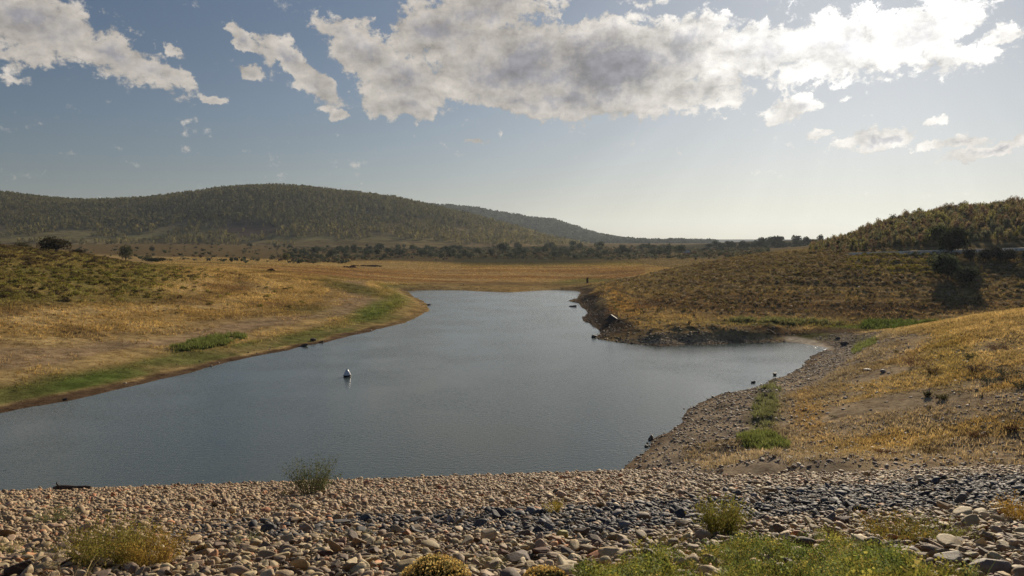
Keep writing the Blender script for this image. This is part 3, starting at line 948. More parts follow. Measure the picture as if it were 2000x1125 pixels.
for k, ((u, v, w_, h_), q) in enumerate(zip(spots, pts)):
    w = 0.62 * w_ / F * q[1]; h = 1.25 * h_ / F * q[1]
    grey = r_.uniform(0, 1) < 0.35
    col = np.array((0.085, 0.092, 0.065) if grey else DKG) * r_.uniform(0.8, 1.25)
    lab = ("%s%s oak %s in scrub %s" % ("far " if v < 490 else "near " if v > 503 else "", "grey-green" if grey else "dark", "bush" if w_ < 13 else "with broad crown",
           side_word(u, (640, 800, 950, 1100, 1250), ("below the left part of the wooded hill", "behind the tip of the left bank", "beyond the left half of the far shore", "beyond the middle of the far shore", "beyond the right half of the far shore", "at the right end before the low rise"))))
    place_tree("oak_tree", (q[0], q[1], q[2] - 0.1), w, h, k, col, lab, "tree", "oaks in the valley scrub", w_ > 13)

n = 16000
x = r_.uniform(-330, 200, n); y = r_.uniform(330, 800, n); z = ground_z(x, y); u, v = project(x, y, z)
dn = fbm(x, y, 45, 3, 97)
pr = sstep(u, 520, 720) * 0.9 * sstep(dn, -0.45, 0.15) + 0.04
pr = pr * (0.35 + 0.65 * sstep(v + 0 * u, 484, 490)) * np.where(u < 680, sstep(v, 516, 512) * np.where(v > 500, 2.2, 1), sstep(v, 509, 504))
ok = (r_.uniform(0, 1, n) < pr) & (u > 60) & (u < 1500)
x, y, z = x[ok], y[ok], z[ok]; n = len(x)
w = r_.uniform(0.8, 2.4, n)
pal = np.array([(0.075, 0.085, 0.052), (0.15, 0.155, 0.11), (0.06, 0.07, 0.042), (0.18, 0.155, 0.09), (0.13, 0.095, 0.065)])
V, Fc, C = merge([crown(950 + k, 40, 0.2, 3, 1.0, 1.0, -0.1, 0.5, 0.3) for k in range(5)], np.stack([x, y, z - 0.1], -1), np.stack([w, w, w * r_.uniform(0.7, 1.1, n)], -1), r_.uniform(0, 6.28, n), pal[r_.integers(0, 5, n)] * r_.uniform(0.75, 1.25, (n, 1)))
tag(build("valley_scrub", V, Fc, M_LEAF, C), "dark mixed scrub covering the valley floor below the wooded hill", "scrub", kind='stuff')

# oaks on the low rise to the right
spots = [(1480, 474, 22, 9), (1505, 472, 22, 10), (1527, 471, 24, 11), (1551, 470, 22, 10), (1570, 471, 16, 8), (1450, 476, 14, 6), (1425, 476, 12, 6), (1597, 468, 14, 9)]
for _ in range(80):
    u = r_.uniform(1370, 1600); spots.append((u, r_.uniform(478, 492) - (u - 1370) * 0.02, r_.uniform(11, 20), r_.uniform(6, 9)))
for (u, v, w_, h_) in spots:
    X, Y, Z = HD
    uu_, vv_ = project(X, Y, Z)
    vis = (Y < 765)
    kk = np.argmin(((uu_ - u) / 1.0) ** 2 + (vv_ - (v + h_ * 0.35)) ** 2 + (~vis) * 1e6)
    x, y, z = X.flat[kk], Y.flat[kk], Z.flat[kk]
    top = v < 477 and w_ > 15
    col = np.array((0.032, 0.042, 0.032)) * r_.uniform(0.8, 1.3)
    place_tree("oak_tree", (x + r_.uniform(-2, 2), y, z - 0.3), 0.62 * w_ / F * y, 1.25 * h_ / F * y, r_.integers(0, 6), col,
               "round oak standing on the skyline of the low rise %s" % ("left of the wooded ridge" if u > 1500 else "right of the flat horizon") if top else "%s dark oak %s on the low rise, %s" % ("wide" if w_ > 16 else "middling" if w_ > 13 else "small", "high" if v < 480 else "half way up" if v < 485 else "at the foot", side_word(u, (1410, 1450, 1490, 1530, 1570), ("leftmost part, above the tiny hut", "left part", "middle left part", "middle right part", "right part", "next to the wooded ridge"))),
               "tree", "oaks on the low rise", top)

# single trees on the left behind the brow
crn = [build("crown", *[a for a in crown(500 + k, 900, 0.055, 9, 1.0, 1.0, 0.05, 0.4, 0.4)][:2], M_LEAFO, crown(500 + k, 900, 0.055, 9, 1.0, 1.0, 0.05, 0.4, 0.4)[2], link=False) for k in range(4)]
singles = [(110, 497, 62, 34, 165, (0.07, 0.062, 0.04), "loose grey-brown tree on the brow of the left bank, taller of the two pale clumps"),
           (92, 497, 34, 26, 170, (0.05, 0.040, 0.03), "small dark twiggy tree against the left side of the loose grey-brown tree"),
           (46, 497, 40, 24, 178, (0.13, 0.125, 0.085), "pale grey feathery tree at the far left of the brow"),
           (246, 513, 30, 34, 320, (0.095, 0.10, 0.055), "upright grey-green poplar-like tree alone behind the left brow"),
           (290, 513, 26, 12, 330, (0.15, 0.15, 0.085), "low pale green bush between the lone upright tree and the dark bush"),
           (305, 517, 48, 14, 300, (0.025, 0.032, 0.022), "low wide blackish bush just right of the lone upright tree"),
           (150, 502, 40, 14, 175, (0.055, 0.045, 0.03), "low brown-green bush on the brow right of the grey-brown tree"),
           (298, 488, 12, 6, 500, (0.05, 0.045, 0.03), "small round bush alone on the brown lower slope"),
           (562, 516, 22, 22, 380, (0.16, 0.15, 0.06), "pale yellow-green bush at the edge of the straw meadow")]
for k, (u, v, w_, h_, d, col, lab) in enumerate(singles):
    r0 = ray(u, v)
    x = float(r0[0]) * d
    z = float(ground_z(np.array([x]), np.array([float(d)]))[0])
    ub, vb = project(x, d, z)
    top = CAM_H + float(ray(u, v - h_)[2]) * d
    place_tree("tree" if h_ > 20 else "bush", (x, d, z - 0.1), 0.6 * w_ / F * d, max(1.0, top - z) / 0.98, k, col, lab, "tree" if h_ > 20 else "bush", None, True, crn)

# ------------------------------------------------------------------ road along the slope
ru = np.linspace(1660, 2500, 90)
rv = np.interp(ru, [1660, 1700, 1800, 1880, 2000, 2500], [497, 495, 494, 492, 490, 487])
rp = on_ground(ru, rv, 130, 260)
yy = np.convolve(np.pad(rp[:, 1], 6, mode='edge'), np.ones(13) / 13, mode='valid')
xx = ray(ru, rv)[:, 0] * yy
zz = np.array(ground_z(xx, yy)) 
zz = np.convolve(np.pad(zz, 6, mode='edge'), np.ones(13) / 13, mode='valid')
tx = np.gradient(xx); ty = np.gradient(yy); L = np.hypot(tx, ty); nx, ny = -ty / L, tx / L
rows = []
for off, dz in ((-3.4, -1.0), (-2.3, 0.28), (2.3, 0.32), (3.6, 0.2)):
    rows.append(np.stack([xx + nx * off, yy + ny * off, zz + dz], -1))
RV = np.concatenate(rows); nq = len(xx)
RF = []
for k in range(3):
    for j in range(nq - 1):
        RF.append((k * nq + j, k * nq + j + 1, (k + 1) * nq + j + 1, (k + 1) * nq + j))
tag(build("road", RV, np.array(RF), M_ROAD, smooth=False), "pale gravel road cut along the right slope", "road", kind='structure')

# ------------------------------------------------------------------ wooded ridge on the right
yt_me, yt_tr = [], []
yt_arr = []
for k in range(7):
    V, Fc, C = crown(600 + k, 420, 0.062, 8, 0.9, 1.0, 0.16, 0.25, 0.45)
    yt_me.append(build("crown", V, Fc, M_LEAFO, C, link=False))
    V, Fc = trunk_arr(620 + k, 0.9, 0.022, 5, 0.4)
    yt_tr.append(build("trunk", V, Fc, M_BARK, link=False))
    yt_arr.append(crown(640 + k, 130, 0.11, 6, 0.9, 1.0, 0.1, 0.3, 0.4))
r_ = np.random.default_rng(31)
n = 11000
x = r_.uniform(60, 330, n); y = r_.uniform(172, 262, n)
z = ground_z(x, y)
u, v = project(x, y, z)
ok = (u > 1580) & (v < 492 - 0.0 * u) & (r_.uniform(0, 1, n) < (0.30 + 0.5 * (fbm(x, y, 16, 3, 71) > -0.35))) & (u < 2700) & (v > 380)
ok &= (z > 11.0) & (y > np.interp(x, xx, yy) + 8.5 + 2 * fbm(x, y, 9, 2, 70))
x, y, z, u, v = x[ok], y[ok], z[ok], u[ok], v[ok]
hgt = r_.uniform(0.8, 2.4, len(x)) * (0.72 + 0.38 * sstep(u, 1580, 1760))
hgt = np.where(r_.uniform(0, 1, len(x)) < 0.12, hgt * 1.35, hgt)
pal = np.array([(0.21, 0.19, 0.10), (0.27, 0.22, 0.12), (0.24, 0.17, 0.12), (0.17, 0.175, 0.115), (0.27, 0.25, 0.10)])
palw = ["olive", "straw-tinged", "rusty", "grey-green", "yellow-green"]
pk = r_.integers(0, 5, len(x))
inview = (u > 1580) & (u < 1995)
size = hgt / y * np.where(inview, 1, 0)
order = np.argsort(-size)
sel = order[:280]
rest = np.setdiff1d(np.arange(len(x)), sel)
for k in sel:
    crest = "on the skyline of" if v[k] < 455 - (u[k] - 1600) * 0.11 and y[k] > 215 else ("just above the road on" if y[k] < 195 else "in the middle of")
    third = side_word(u[k], (1630, 1680, 1730, 1780, 1830, 1880, 1940), ("at its tip", "low end", "lower part", "left of middle", "near the big oak", "above the big oak", "right of the oak", "highest end"))
    place_tree("young_tree", (x[k], y[k], z[k] - 0.1), hgt[k] * r_.uniform(0.36, 0.5), hgt[k], int(pk[k]) + int(k) % 3, pal[pk[k]] * r_.uniform(0.75, 1.2),
               "%s%s young tree %s the wooded ridge, %s" % ("tall " if hgt[k] > 2.55 else "", palw[pk[k]], crest, third), "tree", "young trees on the right ridge", True, yt_me, yt_tr)
V, Fc, C = merge(yt_arr, np.stack([x, y, z - 0.1], -1)[rest], np.stack([hgt * 0.45, hgt * 0.45, hgt], -1)[rest], r_.uniform(0, 6.28, len(rest)), pal[pk[rest]] * r_.uniform(0.75, 1.2, (len(rest), 1)))
tag(build("young_wood", V, Fc, M_LEAF, C), "rest of the young wood filling the ridge above the road", "wood", kind='stuff')

# big dark tree beside the road, with the dark bush and the shade below it
V, Fc, C = crown(700, 2600, 0.045, 14, 1.0, 1.0, 0.12, 0.35, 0.45)
big_c = build("crown", V, Fc, M_LEAFO, C, link=False)
V, Fc = trunk_arr(701, 0.8, 0.035, 7, 0.6); big_t = build("trunk", V, Fc, M_BARK, link=False)


def big_tree(name, u, v, w_, h_, col, lab, cat, d0=120):
    q = on_ground(u, v, d0, 300)[0]
    return place_tree(name, tuple(q - [0, 0, 0.1]), 0.56 * w_ / F * q[1], 1.05 * h_ / F * q[1], 0, col, lab, cat, None, True, [big_c], [big_t])


big_tree("oak_tree", 1858, 502, 72, 48, (0.032, 0.040, 0.026), "big dark round oak standing beside the pale road on the right slope", "tree")
big_tree("bush", 1838, 492, 60, 34, (0.085, 0.10, 0.05), "grey-green bush leaning against the left of the big dark oak", "bush", 178)
big_tree("bush", 1850, 548, 84, 44, (0.075, 0.09, 0.055), "wide dark green bush on the slope below the big oak", "bush")
big_tree("bush", 1885, 560, 60, 32, (0.065, 0.075, 0.05), "dark bush right of and below the wide green one under the oak", "bush")
for k, (u, v, w_) in enumerate([(1925, 512, 46), (1965, 514, 50), (2010, 515, 50), (1895, 512, 36), (1945, 508, 40)]):
    big_tree("bush", u, v, w_, 22, (0.06, 0.06, 0.052), "low blackish bush in the dark strip under the road, %s" % ("second from the oak", "fourth from the oak", "cut by the picture edge", "nearest the oak", "middle one")[k], "bush")

# ------------------------------------------------------------------ mound shrubs on the slopes
sh_me, sh_arr = [], []
for k in range(6):
    V, Fc, C = crown(800 + k, 220, 0.085, 4, 1.0, 1.0, -0.1, 0.6, 0.3)
    sh_me.append(build("shrub", V, Fc, M_LEAFO, C, link=False))
    sh_arr.append(crown(820 + k, 70, 0.15, 3, 1.0, 1.0, -0.1, 0.6, 0.3))
r_ = np.random.default_rng(41)
n = 24000
x = r_.uniform(15, 200, n); y = r_.uniform(112, 225, n); s = shore_sdf(x, y); z = ground_z(x, y, s)
u, v = project(x, y, z)
dn = fbm(x, y, 12, 3, 72)
pr = 0.55 * sstep(v + 10 * dn, 606, 590) + 0.25
ter_ = np.abs(((z + 0.5 * fbm(x, y, 28, 3, 32)) / 1.25) % 1.0 - 0.5)
pr *= 0.12 + 1.35 * sstep(ter_, 0.08, 0.25)
pr *= np.where(v > 612, 0.22, 1.0) * (0.45 + 0.55 * sstep(dn, -0.4, 0.2)) * (0.35 + 0.65 * sstep(u, 1200, 1420))
ok = (r_.uniform(0, 1, n) < pr) & (s > 5) & (u > 1170) & (u < 2300) & (v > 492) & (v < 632) & ~((y > 160) & (z > 11.4))
x, y, z, u, v = x[ok], y[ok], z[ok], u[ok], v[ok]
w = r_.uniform(0.3, 0.62, len(x)) * np.where(v < 560, 1.25, 1.0)
pal = np.array([(0.31, 0.23, 0.12), (0.24, 0.20, 0.085), (0.19, 0.135, 0.08), (0.34, 0.28, 0.20), (0.29, 0.25, 0.06)])
palw = ["straw-coloured", "olive", "dark brown", "pale grey", "mustard-green"]
pk = r_.integers(0, 4, len(x))
pk = np.where((ell(u, v, 1760, 515, 110, 22, 0, 0.3) > 0.5) & (r_.uniform(0, 1, len(x)) < 0.75), 4, pk)
size = w / y * ((u > 1170) & (u < 1990))
order = np.argsort(-size); sel = order[:170]; rest = order[170:]
for k in sel:
    o_ = bpy.data.objects.new("shrub", sh_me[int(k) % 6]); COL.objects.link(o_)
    o_.location = (x[k], y[k], z[k] - 0.05); o_.scale = (w[k], w[k], w[k] * r_.uniform(0.8, 1.15)); o_.rotation_euler = (0, 0, r_.uniform(0, 6.28)); o_.color = (*(pal[pk[k]] * r_.uniform(0.8, 1.2)), 1)
    tag(o_, "%s rounded shrub on the right slope, %s" % (palw[pk[k]], ("close under the road" if v[k] < 512 else "high up" if v[k] < 535 else "half way up" if v[k] < 580 else "low down") + side_word(u[k], (1350, 1450, 1550, 1700, 1820, 1920), (" at the left nose", " above the dark rocks", " above the inlet", " above the sand strip", " left of the big oak", " under the big oak", " right of the oak"))), "shrub", "shrubs on the right slope")
V, Fc, C = merge(sh_arr, np.stack([x, y, z - 0.05], -1)[rest], np.stack([w, w, w * 1.0], -1)[rest], r_.uniform(0, 6.28, len(rest)), pal[pk[rest]] * r_.uniform(0.8, 1.2, (len(rest), 1)))
tag(build("scrub", V, Fc, M_LEAF, C), "dry scrub covering the right slope below the road", "scrub", kind='stuff')

# left slope scrub
n = 9000
x = r_.uniform(-150, -15, n); y = r_.uniform(85, 210, n); s = shore_sdf(x, y); z = ground_z(x, y, s); u, v = project(x, y, z)
dn = fbm(x, y, 10, 3, 73)
pr = 0.85 * sstep(v + 14 * dn, 600, 560) * sstep(u + 80 * dn, 420, 250) + 0.07
ok = (r_.uniform(0, 1, n) < pr) & (s > 22) & (u > -300) & (u < 640)
x, y, z, u, v = x[ok], y[ok], z[ok], u[ok], v[ok]
w = r_.uniform(0.35, 0.95, len(x)) * np.where(v > 600, 0.5, 1.0)
pal = np.array([(0.22, 0.20, 0.055), (0.28, 0.26, 0.06), (0.15, 0.11, 0.06), (0.20, 0.175, 0.06)])
palw = ["olive-green", "bright yellow-green", "dark brown", "dull green"]
pk = r_.choice(4, len(x), p=[.3, .3, .2, .2])
pk = np.where((v < 520) | (v > 600), 2, pk)
size = w / y * ((u > 5) & (u < 640))
order = np.argsort(-size); sel = order[:75]; rest = order[75:]
for k in sel:
    o_ = bpy.data.objects.new("shrub", sh_me[int(k) % 6]); COL.objects.link(o_)
    o_.location = (x[k], y[k], z[k] - 0.05); o_.scale = (w[k], w[k], w[k] * r_.uniform(0.6, 0.8)); o_.rotation_euler = (0, 0, r_.uniform(0, 6.28)); o_.color = (*(pal[pk[k]] * r_.uniform(0.8, 1.2)), 1)
    tag(o_, "%s low shrub %s of the left bank, %s" % (palw[pk[k]], "on the crest" if v[k] < 520 else "on the upper slope" if v[k] < 545 else "half way down" if v[k] < 590 else "in the dry grass", side_word(u[k], (70, 150, 280), ("near the picture edge", "below the tree clump", "below the lone tree", "far right"))), "shrub", "shrubs on the left bank")
V, Fc, C = merge(sh_arr, np.stack([x, y, z - 0.05], -1)[rest], np.stack([w, w, w * 0.7], -1)[rest], r_.uniform(0, 6.28, len(rest)), pal[pk[rest]] * r_.uniform(0.8, 1.2, (len(rest), 1)))
tag(build("scrub", V, Fc, M_LEAF, C), "olive scrub mat on the upper left bank", "scrub", kind='stuff')

n = 900
x = r_.uniform(18, 90, n); y = r_.uniform(44, 95, n); s = shore_sdf(x, y); z = ground_z(x, y, s); u, v = project(x, y, z)
ok = (s > 9) & (u > 1560) & (u < 2350) & (v > 630) & (v < 880) & (r_.uniform(0, 1, n) < 0.05 + 0.4 * sstep(u - 1.1 * (v - 640), 1640, 1900) * sstep(fbm(x, y, 7, 3, 98), -0.1, 0.2))
x, y, z, u, v = x[ok], y[ok], z[ok], u[ok], v[ok]
w = r_.uniform(0.16, 0.42, len(x))
pal = np.array([(0.17, 0.11, 0.075), (0.16, 0.15, 0.10), (0.22, 0.18, 0.09), (0.13, 0.09, 0.07)]); palw = ["reddish brown", "grey-green", "straw-brown", "dark brown"]
order = np.argsort(-(w / y) * ((u > 1560) & (u < 1990)))
for j, k in enumerate(order[:50]):
    pk_ = int(r_.integers(0, 4))
    o_ = bpy.data.objects.new("shrub", sh_me[int(k) % 6]); COL.objects.link(o_)
    o_.location = (x[k], y[k], z[k] - 0.04); o_.scale = (w[k], w[k], w[k] * r_.uniform(0.6, 1.1)); o_.rotation_euler = (0, 0, r_.uniform(0, 6.28)); o_.color = (*(pal[pk_] * r_.uniform(0.8, 1.2)), 1)
    tag(o_, "%s shrub on near right bank, %s, %s" % (palw[pk_], "just under its crest" if v[k] < 670 else "upper part" if v[k] < 730 else "middle part" if v[k] < 800 else "low part", side_word(u[k], (1700, 1800, 1880, 1940), ("by the shingle", "left of the dead bush", "right of the dead bush", "by the grey-green bushes", "near the picture edge"))), "shrub", "small shrubs on the near bank")

# ------------------------------------------------------------------ grass on the banks (nobody could count it)
gt = [blades(1000 + k, 6, 0.34, 0.22, 0.028, 1.0, 1) for k in range(8)]


def grass(name, label, xr, yr, n, cond, hs=(0.6, 1.4), gain=1.35):
    x = rng.uniform(*xr, n); y = rng.uniform(*yr, n)
    s = shore_sdf(x, y); z = ground_z(x, y, s); u, v = project(x, y, z)
    ok = cond(x, y, z, s, u, v)
    x, y, z, s, u, v = x[ok], y[ok], z[ok], s[ok], u[ok], v[ok]
    c = cover(x, y, z, s) * gain * rng.uniform(0.5, 1.3, (len(x), 1)) * (1 + 0.3 * fbm(x, y, 1.6, 2, 79))[:, None]
    sc1 = rng.uniform(*hs, len(x)) * (1 + 0.35 * fbm(x, y, 6, 3, 74)) * (y / 90) ** 0.35
    V, Fc, C = merge(gt, np.stack([x, y, z - 0.02], -1), sc1, rng.uniform(0, 6.28, len(x)), c)
    tag(build(name, V, Fc, M_GRASS, C), label, "grass", kind='stuff')


grass("dry_grass", "dry golden grass on the left bank", (-130, 0), (60, 235), 170000, lambda x, y, z, s, u, v: (s > 5) & (u > -250) & (u < 850) & (rng.uniform(0, 1, len(x)) < 0.35 + 0.9 * fbm(x, y, 4, 3, 75) + 0.35 * (s > 22) - 0.3 * ((s > 11) & (s < 17))))
grass("dry_grass", "dry golden grass on the near right bank", (10, 110), (38, 110), 240000, lambda x, y, z, s, u, v: ((s > 7) | (y < 50) & (s > 3)) & (u > 1250) & (u < 2300) & (z > dam_z(x, y) - 0.4) & (rng.uniform(0, 1, len(x)) < 0.42 + 1.25 * fbm(x, y, 5, 3, 76) + 0.5 * sstep(v, 660, 630) + 0.5 * (y < 52)), (0.45, 1.25), 1.25)
grass("dry_grass", "dry rusty grass on the far right nose and slope", (15, 170), (112, 235), 70000, lambda x, y, z, s, u, v: (s > 4) & (u > 1130) & (u < 2300) & (z < 12) & (rng.uniform(0, 1, len(x)) < 0.6 + 0.4 * fbm(x, y, 8, 3, 77)))
grass("dry_grass", "golden and rust grass of the meadow beyond the far shore", (-170, 90), (240, 420), 60000, lambda x, y, z, s, u, v: (s > 7) & (v < 551) & (u > 300) & (u < 1420) & (rng.uniform(0, 1, len(x)) < 0.6 + 0.5 * fbm(x, y, 20, 3, 78)), (0.5, 1.1))

# lush green patches
lush = [blades(1100 + k, 14, 0.55, 0.3, 0.035, 0.6, 2) for k in range(6)]


def patch(name, label, cx, cy, rx, ry, tilt, n, h, col, d0=45, d1=260, cat="plants"):
    a = rng.uniform(0, 6.28, n); q = np.sqrt(rng.uniform(0, 1, n)) * rng.uniform(0.75, 1.0, n)
    du = q * np.cos(a) * rx; dv = q * np.sin(a) * ry
    t_ = math.radians(tilt)
    uu = cx + du * math.cos(t_) - dv * math.sin(t_); vv = cy + du * math.sin(t_) + dv * math.cos(t_)
    p = on_ground(uu, vv, d0, d1)
    good = (p[:, 2] > 0.03) & (fbm(p[:, 0], p[:, 1], 2.2, 3, 96) + 0.55 * (1 - q * q) + rng.uniform(-.25, .25, n) > 0.18)
    p = p[good]
    n = len(p)
    c = (np.array(col) + rng.uniform(0, 0.07, (n, 1)) * np.array([1, 0.75, 0.4])) * rng.uniform(0.6, 1.3, (n, 1))
    V, Fc, C = merge(lush, p, rng.uniform(0.35, 1.25, n) * h, rng.uniform(0, 6.28, n), c)
    tag(build(name, V, Fc, M_GRASS, C), label, cat, kind='stuff')


patch("green_weeds", "bright green weeds on the left shore", 410, 674, 84, 12, -10, 1000, 1.3, (0.16, 0.20, 0.06), 70, 160)
patch("green_weeds", "vivid dark green reeds in the gully at the right", 1745, 640, 100, 9, 2, 1100, 1.5, (0.10, 0.15, 0.035), 95, 150)
patch("green_weeds", "pale green reeds above the dark rocky bank", 1540, 633, 140, 6, 0, 800, 1.2, (0.19, 0.20, 0.09), 108, 150)
patch("green_weeds", "light green weeds growing at the foot of the dam", 1490, 884, 54, 22, 0, 900, 0.8, (0.18, 0.22, 0.07), 44, 80)
patch("green_weeds", "thin pale weeds in a strip up the near right bank", 1497, 806, 30, 56, 14, 520, 0.75, (0.20, 0.22, 0.11), 48, 90)
patch("green_weeds", "pale green weeds beside the head of the inlet", 1690, 672, 34, 14, -25, 380, 0.8, (0.18, 0.22, 0.08), 75, 110)

# ------------------------------------------------------------------ stones
def ico(sub):
    t_ = (1 + 5 ** 0.5) / 2
    V = [(-1, t_, 0), (1, t_, 0), (-1, -t_, 0), (1, -t_, 0), (0, -1, t_), (0, 1, t_), (0, -1, -t_), (0, 1, -t_), (t_, 0, -1), (t_, 0, 1), (-t_, 0, -1), (-t_, 0, 1)]
    V = [np.array(p) / np.linalg.norm(p) for p in V]
    Fc = [(0, 11, 5), (0, 5, 1), (0, 1, 7), (0, 7, 10), (0, 10, 11), (1, 5, 9), (5, 11, 4), (11, 10, 2), (10, 7, 6), (7, 1, 8), (3, 9, 4), (3, 4, 2), (3, 2, 6), (3, 6, 8), (3, 8, 9), (4, 9, 5), (2, 4, 11), (6, 2, 10), (8, 6, 7), (9, 8, 1)]
    for _ in range(sub):
        cache = {}; nf = []
        def mid(a, b):
            k = (min(a, b), max(a, b))
            if k not in cache:
                p = V[a] + V[b]; V.append(p / np.linalg.norm(p)); cache[k] = len(V) - 1
            return cache[k]
        for a, b, c in Fc:
            ab, bc, ca = mid(a, b), mid(b, c), mid(c, a)
            nf += [(a, ab, ca), (b, bc, ab), (c, ca, bc), (ab, bc, ca)]
        Fc = nf
    return np.array(V), np.array(Fc)


ICO = {k: ico(k) for k in (1, 2, 3, 4)}


def stone(seed, sub, rounded=0.0):
    r = np.random.default_rng(seed)
    V, Fc = ICO[sub]
    npl = r.integers(6, 11)
    N = r.normal(size=(npl, 3)); N /= np.linalg.norm(N, axis=1)[:, None]
    h = r.uniform(0.42, 0.85, npl)
    dd = np.maximum(V @ N.T, 1e-3)
    rr = h[None] / dd
    p = 34 - 12 * rounded
    rad = (rr ** -p).sum(1) ** (-1 / p)
    rad = np.minimum(rad, 1.35)
    P = V * rad[:, None]
    P = P / np.abs(P).max()
    if sub >= 3:
        P = P * (1 + 0.035 * fbm(P[:, 0] * 3 + P[:, 2] * 5, P[:, 1] * 3 - P[:, 2] * 4, 1.0, 3, seed)[:, None])
    sc3 = np.array([1.0, r.uniform(0.55, 0.9), r.uniform(0.26, 0.52)])
    P = P * sc3
    return P, Fc, np.ones((len(P), 3))


ST1 = [stone(2000 + k, 1) for k in range(24)]
ST2 = [stone(2100 + k, 2) for k in range(20)]
ST3 = [stone(2200 + k, 3, 0.3) for k in range(18)]
ST3M = [build("stone", V, Fc, M_STONEO, smooth=False, link=False) for V, Fc, c in ST3]

r_ = np.random.default_rng(55)
_a, _t = [], []
for cell, t0_, t1_, hw in ((0.108, 5.5, 20, 24), (0.128, 20, 51, 66)):
    ax = np.arange(-hw, hw, cell); tq = np.arange(t0_, t1_, cell)
    A_, T_ = np.meshgrid(ax, tq)
    _a.append((A_ + r_.uniform(-.5, .5, A_.shape) * cell).ravel()); _t.append((T_ + r_.uniform(-.5, .5, T_.shape) * cell).ravel())
AX = np.concatenate(_a); TQ = np.concatenate(_t)
x = AX * TN[1] + TQ * TN[0]; y = -AX * TN[0] + TQ * TN[1]
z = dam_z(x, y)
u, v = project(x, y, z)
ok = (u > -260) & (u < 2260) & (v < 1290)
x, y, z, u, v, TQ = x[ok], y[ok], z[ok], u[ok], v[ok], TQ[ok]
gz = ground_z(x, y)
ok = (z > gz - 0.10) & (z > -0.6)
x, y, z, u, v, TQ = x[ok], y[ok], z[ok], u[ok], v[ok], TQ[ok]
n = len(x)
big = 1.0 + 0.25 * sstep(TQ, 22, 10)
size = 0.060 * np.exp(r_.normal(0, 0.45, n)) * (1.0 + 0.15 * sstep(TQ, 18, 24) + 0.16 * sstep(TQ, 15.5, 11.5))
size = np.where(r_.uniform(0, 1, n) < 0.035, size * 1.8, size)
size = np.minimum(size, 0.22)
# colour of the rock: tan stone above the water, a seam of dark slate half way, mixed below
seam_v = np.interp(u, [-200, 330, 700, 1000, 1300, 1600, 2000, 2300], [1075, 1040, 1028, 1020, 1000, 982, 955, 940])
nz = fbm(x, y, 2.2, 3, 81); nz2 = fbm(x, y, 7, 3, 82)
seam_w = 20 + 9 * nz2 * 2 + 8 * sstep(u, 900, 1300)
seam = sstep(np.abs(v - seam_v + 9 * nz), seam_w + 9, seam_w - 9) * sstep(u + 60 * nz, 300, 420) * (0.55 + 0.45 * sstep(u, 600, 1200))
below = sstep(v - seam_v, 12, 30)
TAN = np.array([(0.47, 0.34, 0.185), (0.41, 0.29, 0.165), (0.53, 0.41, 0.25), (0.33, 0.235, 0.14), (0.43, 0.29, 0.18)])
MIX = np.array([(0.45, 0.34, 0.18), (0.33, 0.245, 0.145), (0.52, 0.41, 0.235), (0.17, 0.12, 0.085), (0.36, 0.26, 0.165)])
SLA = np.array([(0.082, 0.078, 0.078), (0.11, 0.105, 0.102), (0.15, 0.14, 0.135), (0.060, 0.058, 0.060), (0.21, 0.19, 0.175)])
pk = r_.integers(0, 5, n); q = r_.uniform(0, 1, n)
right_grey = sstep(u, 1100, 1500) * 0.4
kindc = np.where(q < seam * 0.9, 2, np.where(q < seam * 0.9 + (1 - seam) * np.maximum(below * 0.85, right_grey), 1, 0))
col = np.where((kindc == 0)[:, None], TAN[pk], np.where((kindc == 1)[:, None], MIX[pk], SLA[pk])) * r_.uniform(0.72, 1.28, (n, 1))
col = col * np.where(r_.uniform(0, 1, (n, 1)) < 0.06, np.array([[1.15, 0.75, 0.6]]), 1.0)
zoff = size * r_.uniform(-0.1, 0.55, n)
pos = np.stack([x, y, z + zoff - 0.03], -1)
tilt = np.stack([r_.normal(-0.25, 0.28, n), r_.normal(0, 0.28, n)], -1)
tilt[:, 0] = r_.normal(-0.12, 0.32, n); tilt[:, 1] = r_.normal(0, 0.32, n)
rotz = r_.uniform(0, 6.28, n)
# rule out stones in the way of the single ones placed by hand, then pick the 290 that show largest
HAND = [(1020, 1092, 0.36, 0.75, 0.42, (0.17, 0.125, 0.095), 10, "wide flat-topped brown slab right of the round yellow cushion plant", 61),
        (1628, 1018, 0.22, 1.0, 0.95, (0.15, 0.145, 0.14), -30, "upright grey boulder standing in the dark seam above the green weeds", 62),
        (1925, 1112, 0.42, 0.8, 0.5, (0.24, 0.20, 0.165), 20, "large rounded grey-brown boulder in the bottom right corner", 63),
        (1845, 1100, 0.34, 0.8, 0.5, (0.33, 0.28, 0.21), 60, "pale rounded boulder left of the one in the bottom right corner", 64),
        (1255, 1012, 0.22, 0.8, 0.6, (0.40, 0.33, 0.24), 0, "pale oval stone lying on the dark seam left of the green tuft", 65),
        (1560, 1000, 0.20, 0.8, 0.5, (0.36, 0.30, 0.24), 30, "pale flat stone on the dark seam right of the green tuft", 66),
        (1096, 1050, 0.17, 0.9, 0.8, (0.42, 0.37, 0.13), 10, "yellow lichen-covered stone behind the brown slab", 67),
        (40, 1122, 0.28, 0.9, 0.8, (0.06, 0.04, 0.035), 0, "blackish red stone at the bottom left under the dry bush", 68),
        (1750, 1082, 0.42, 0.55, 0.4, (0.30, 0.25, 0.20), -15, "long pale slab right of the green weeds", 69),
        (560, 1055, 0.19, 0.7, 0.8, (0.34, 0.27, 0.17), 40, "pointed tan stone standing upright below the dark seam", 70)]
keep = np.ones(n, bool)
for hu, hv, hs, *_r2 in HAND:
    q_ = on_dam(hu, hv)
    keep &= np.hypot(x - q_[0], y - q_[1]) > hs * 0.8
show = (u > 12) & (u < 1988) & (v < 1112) & keep
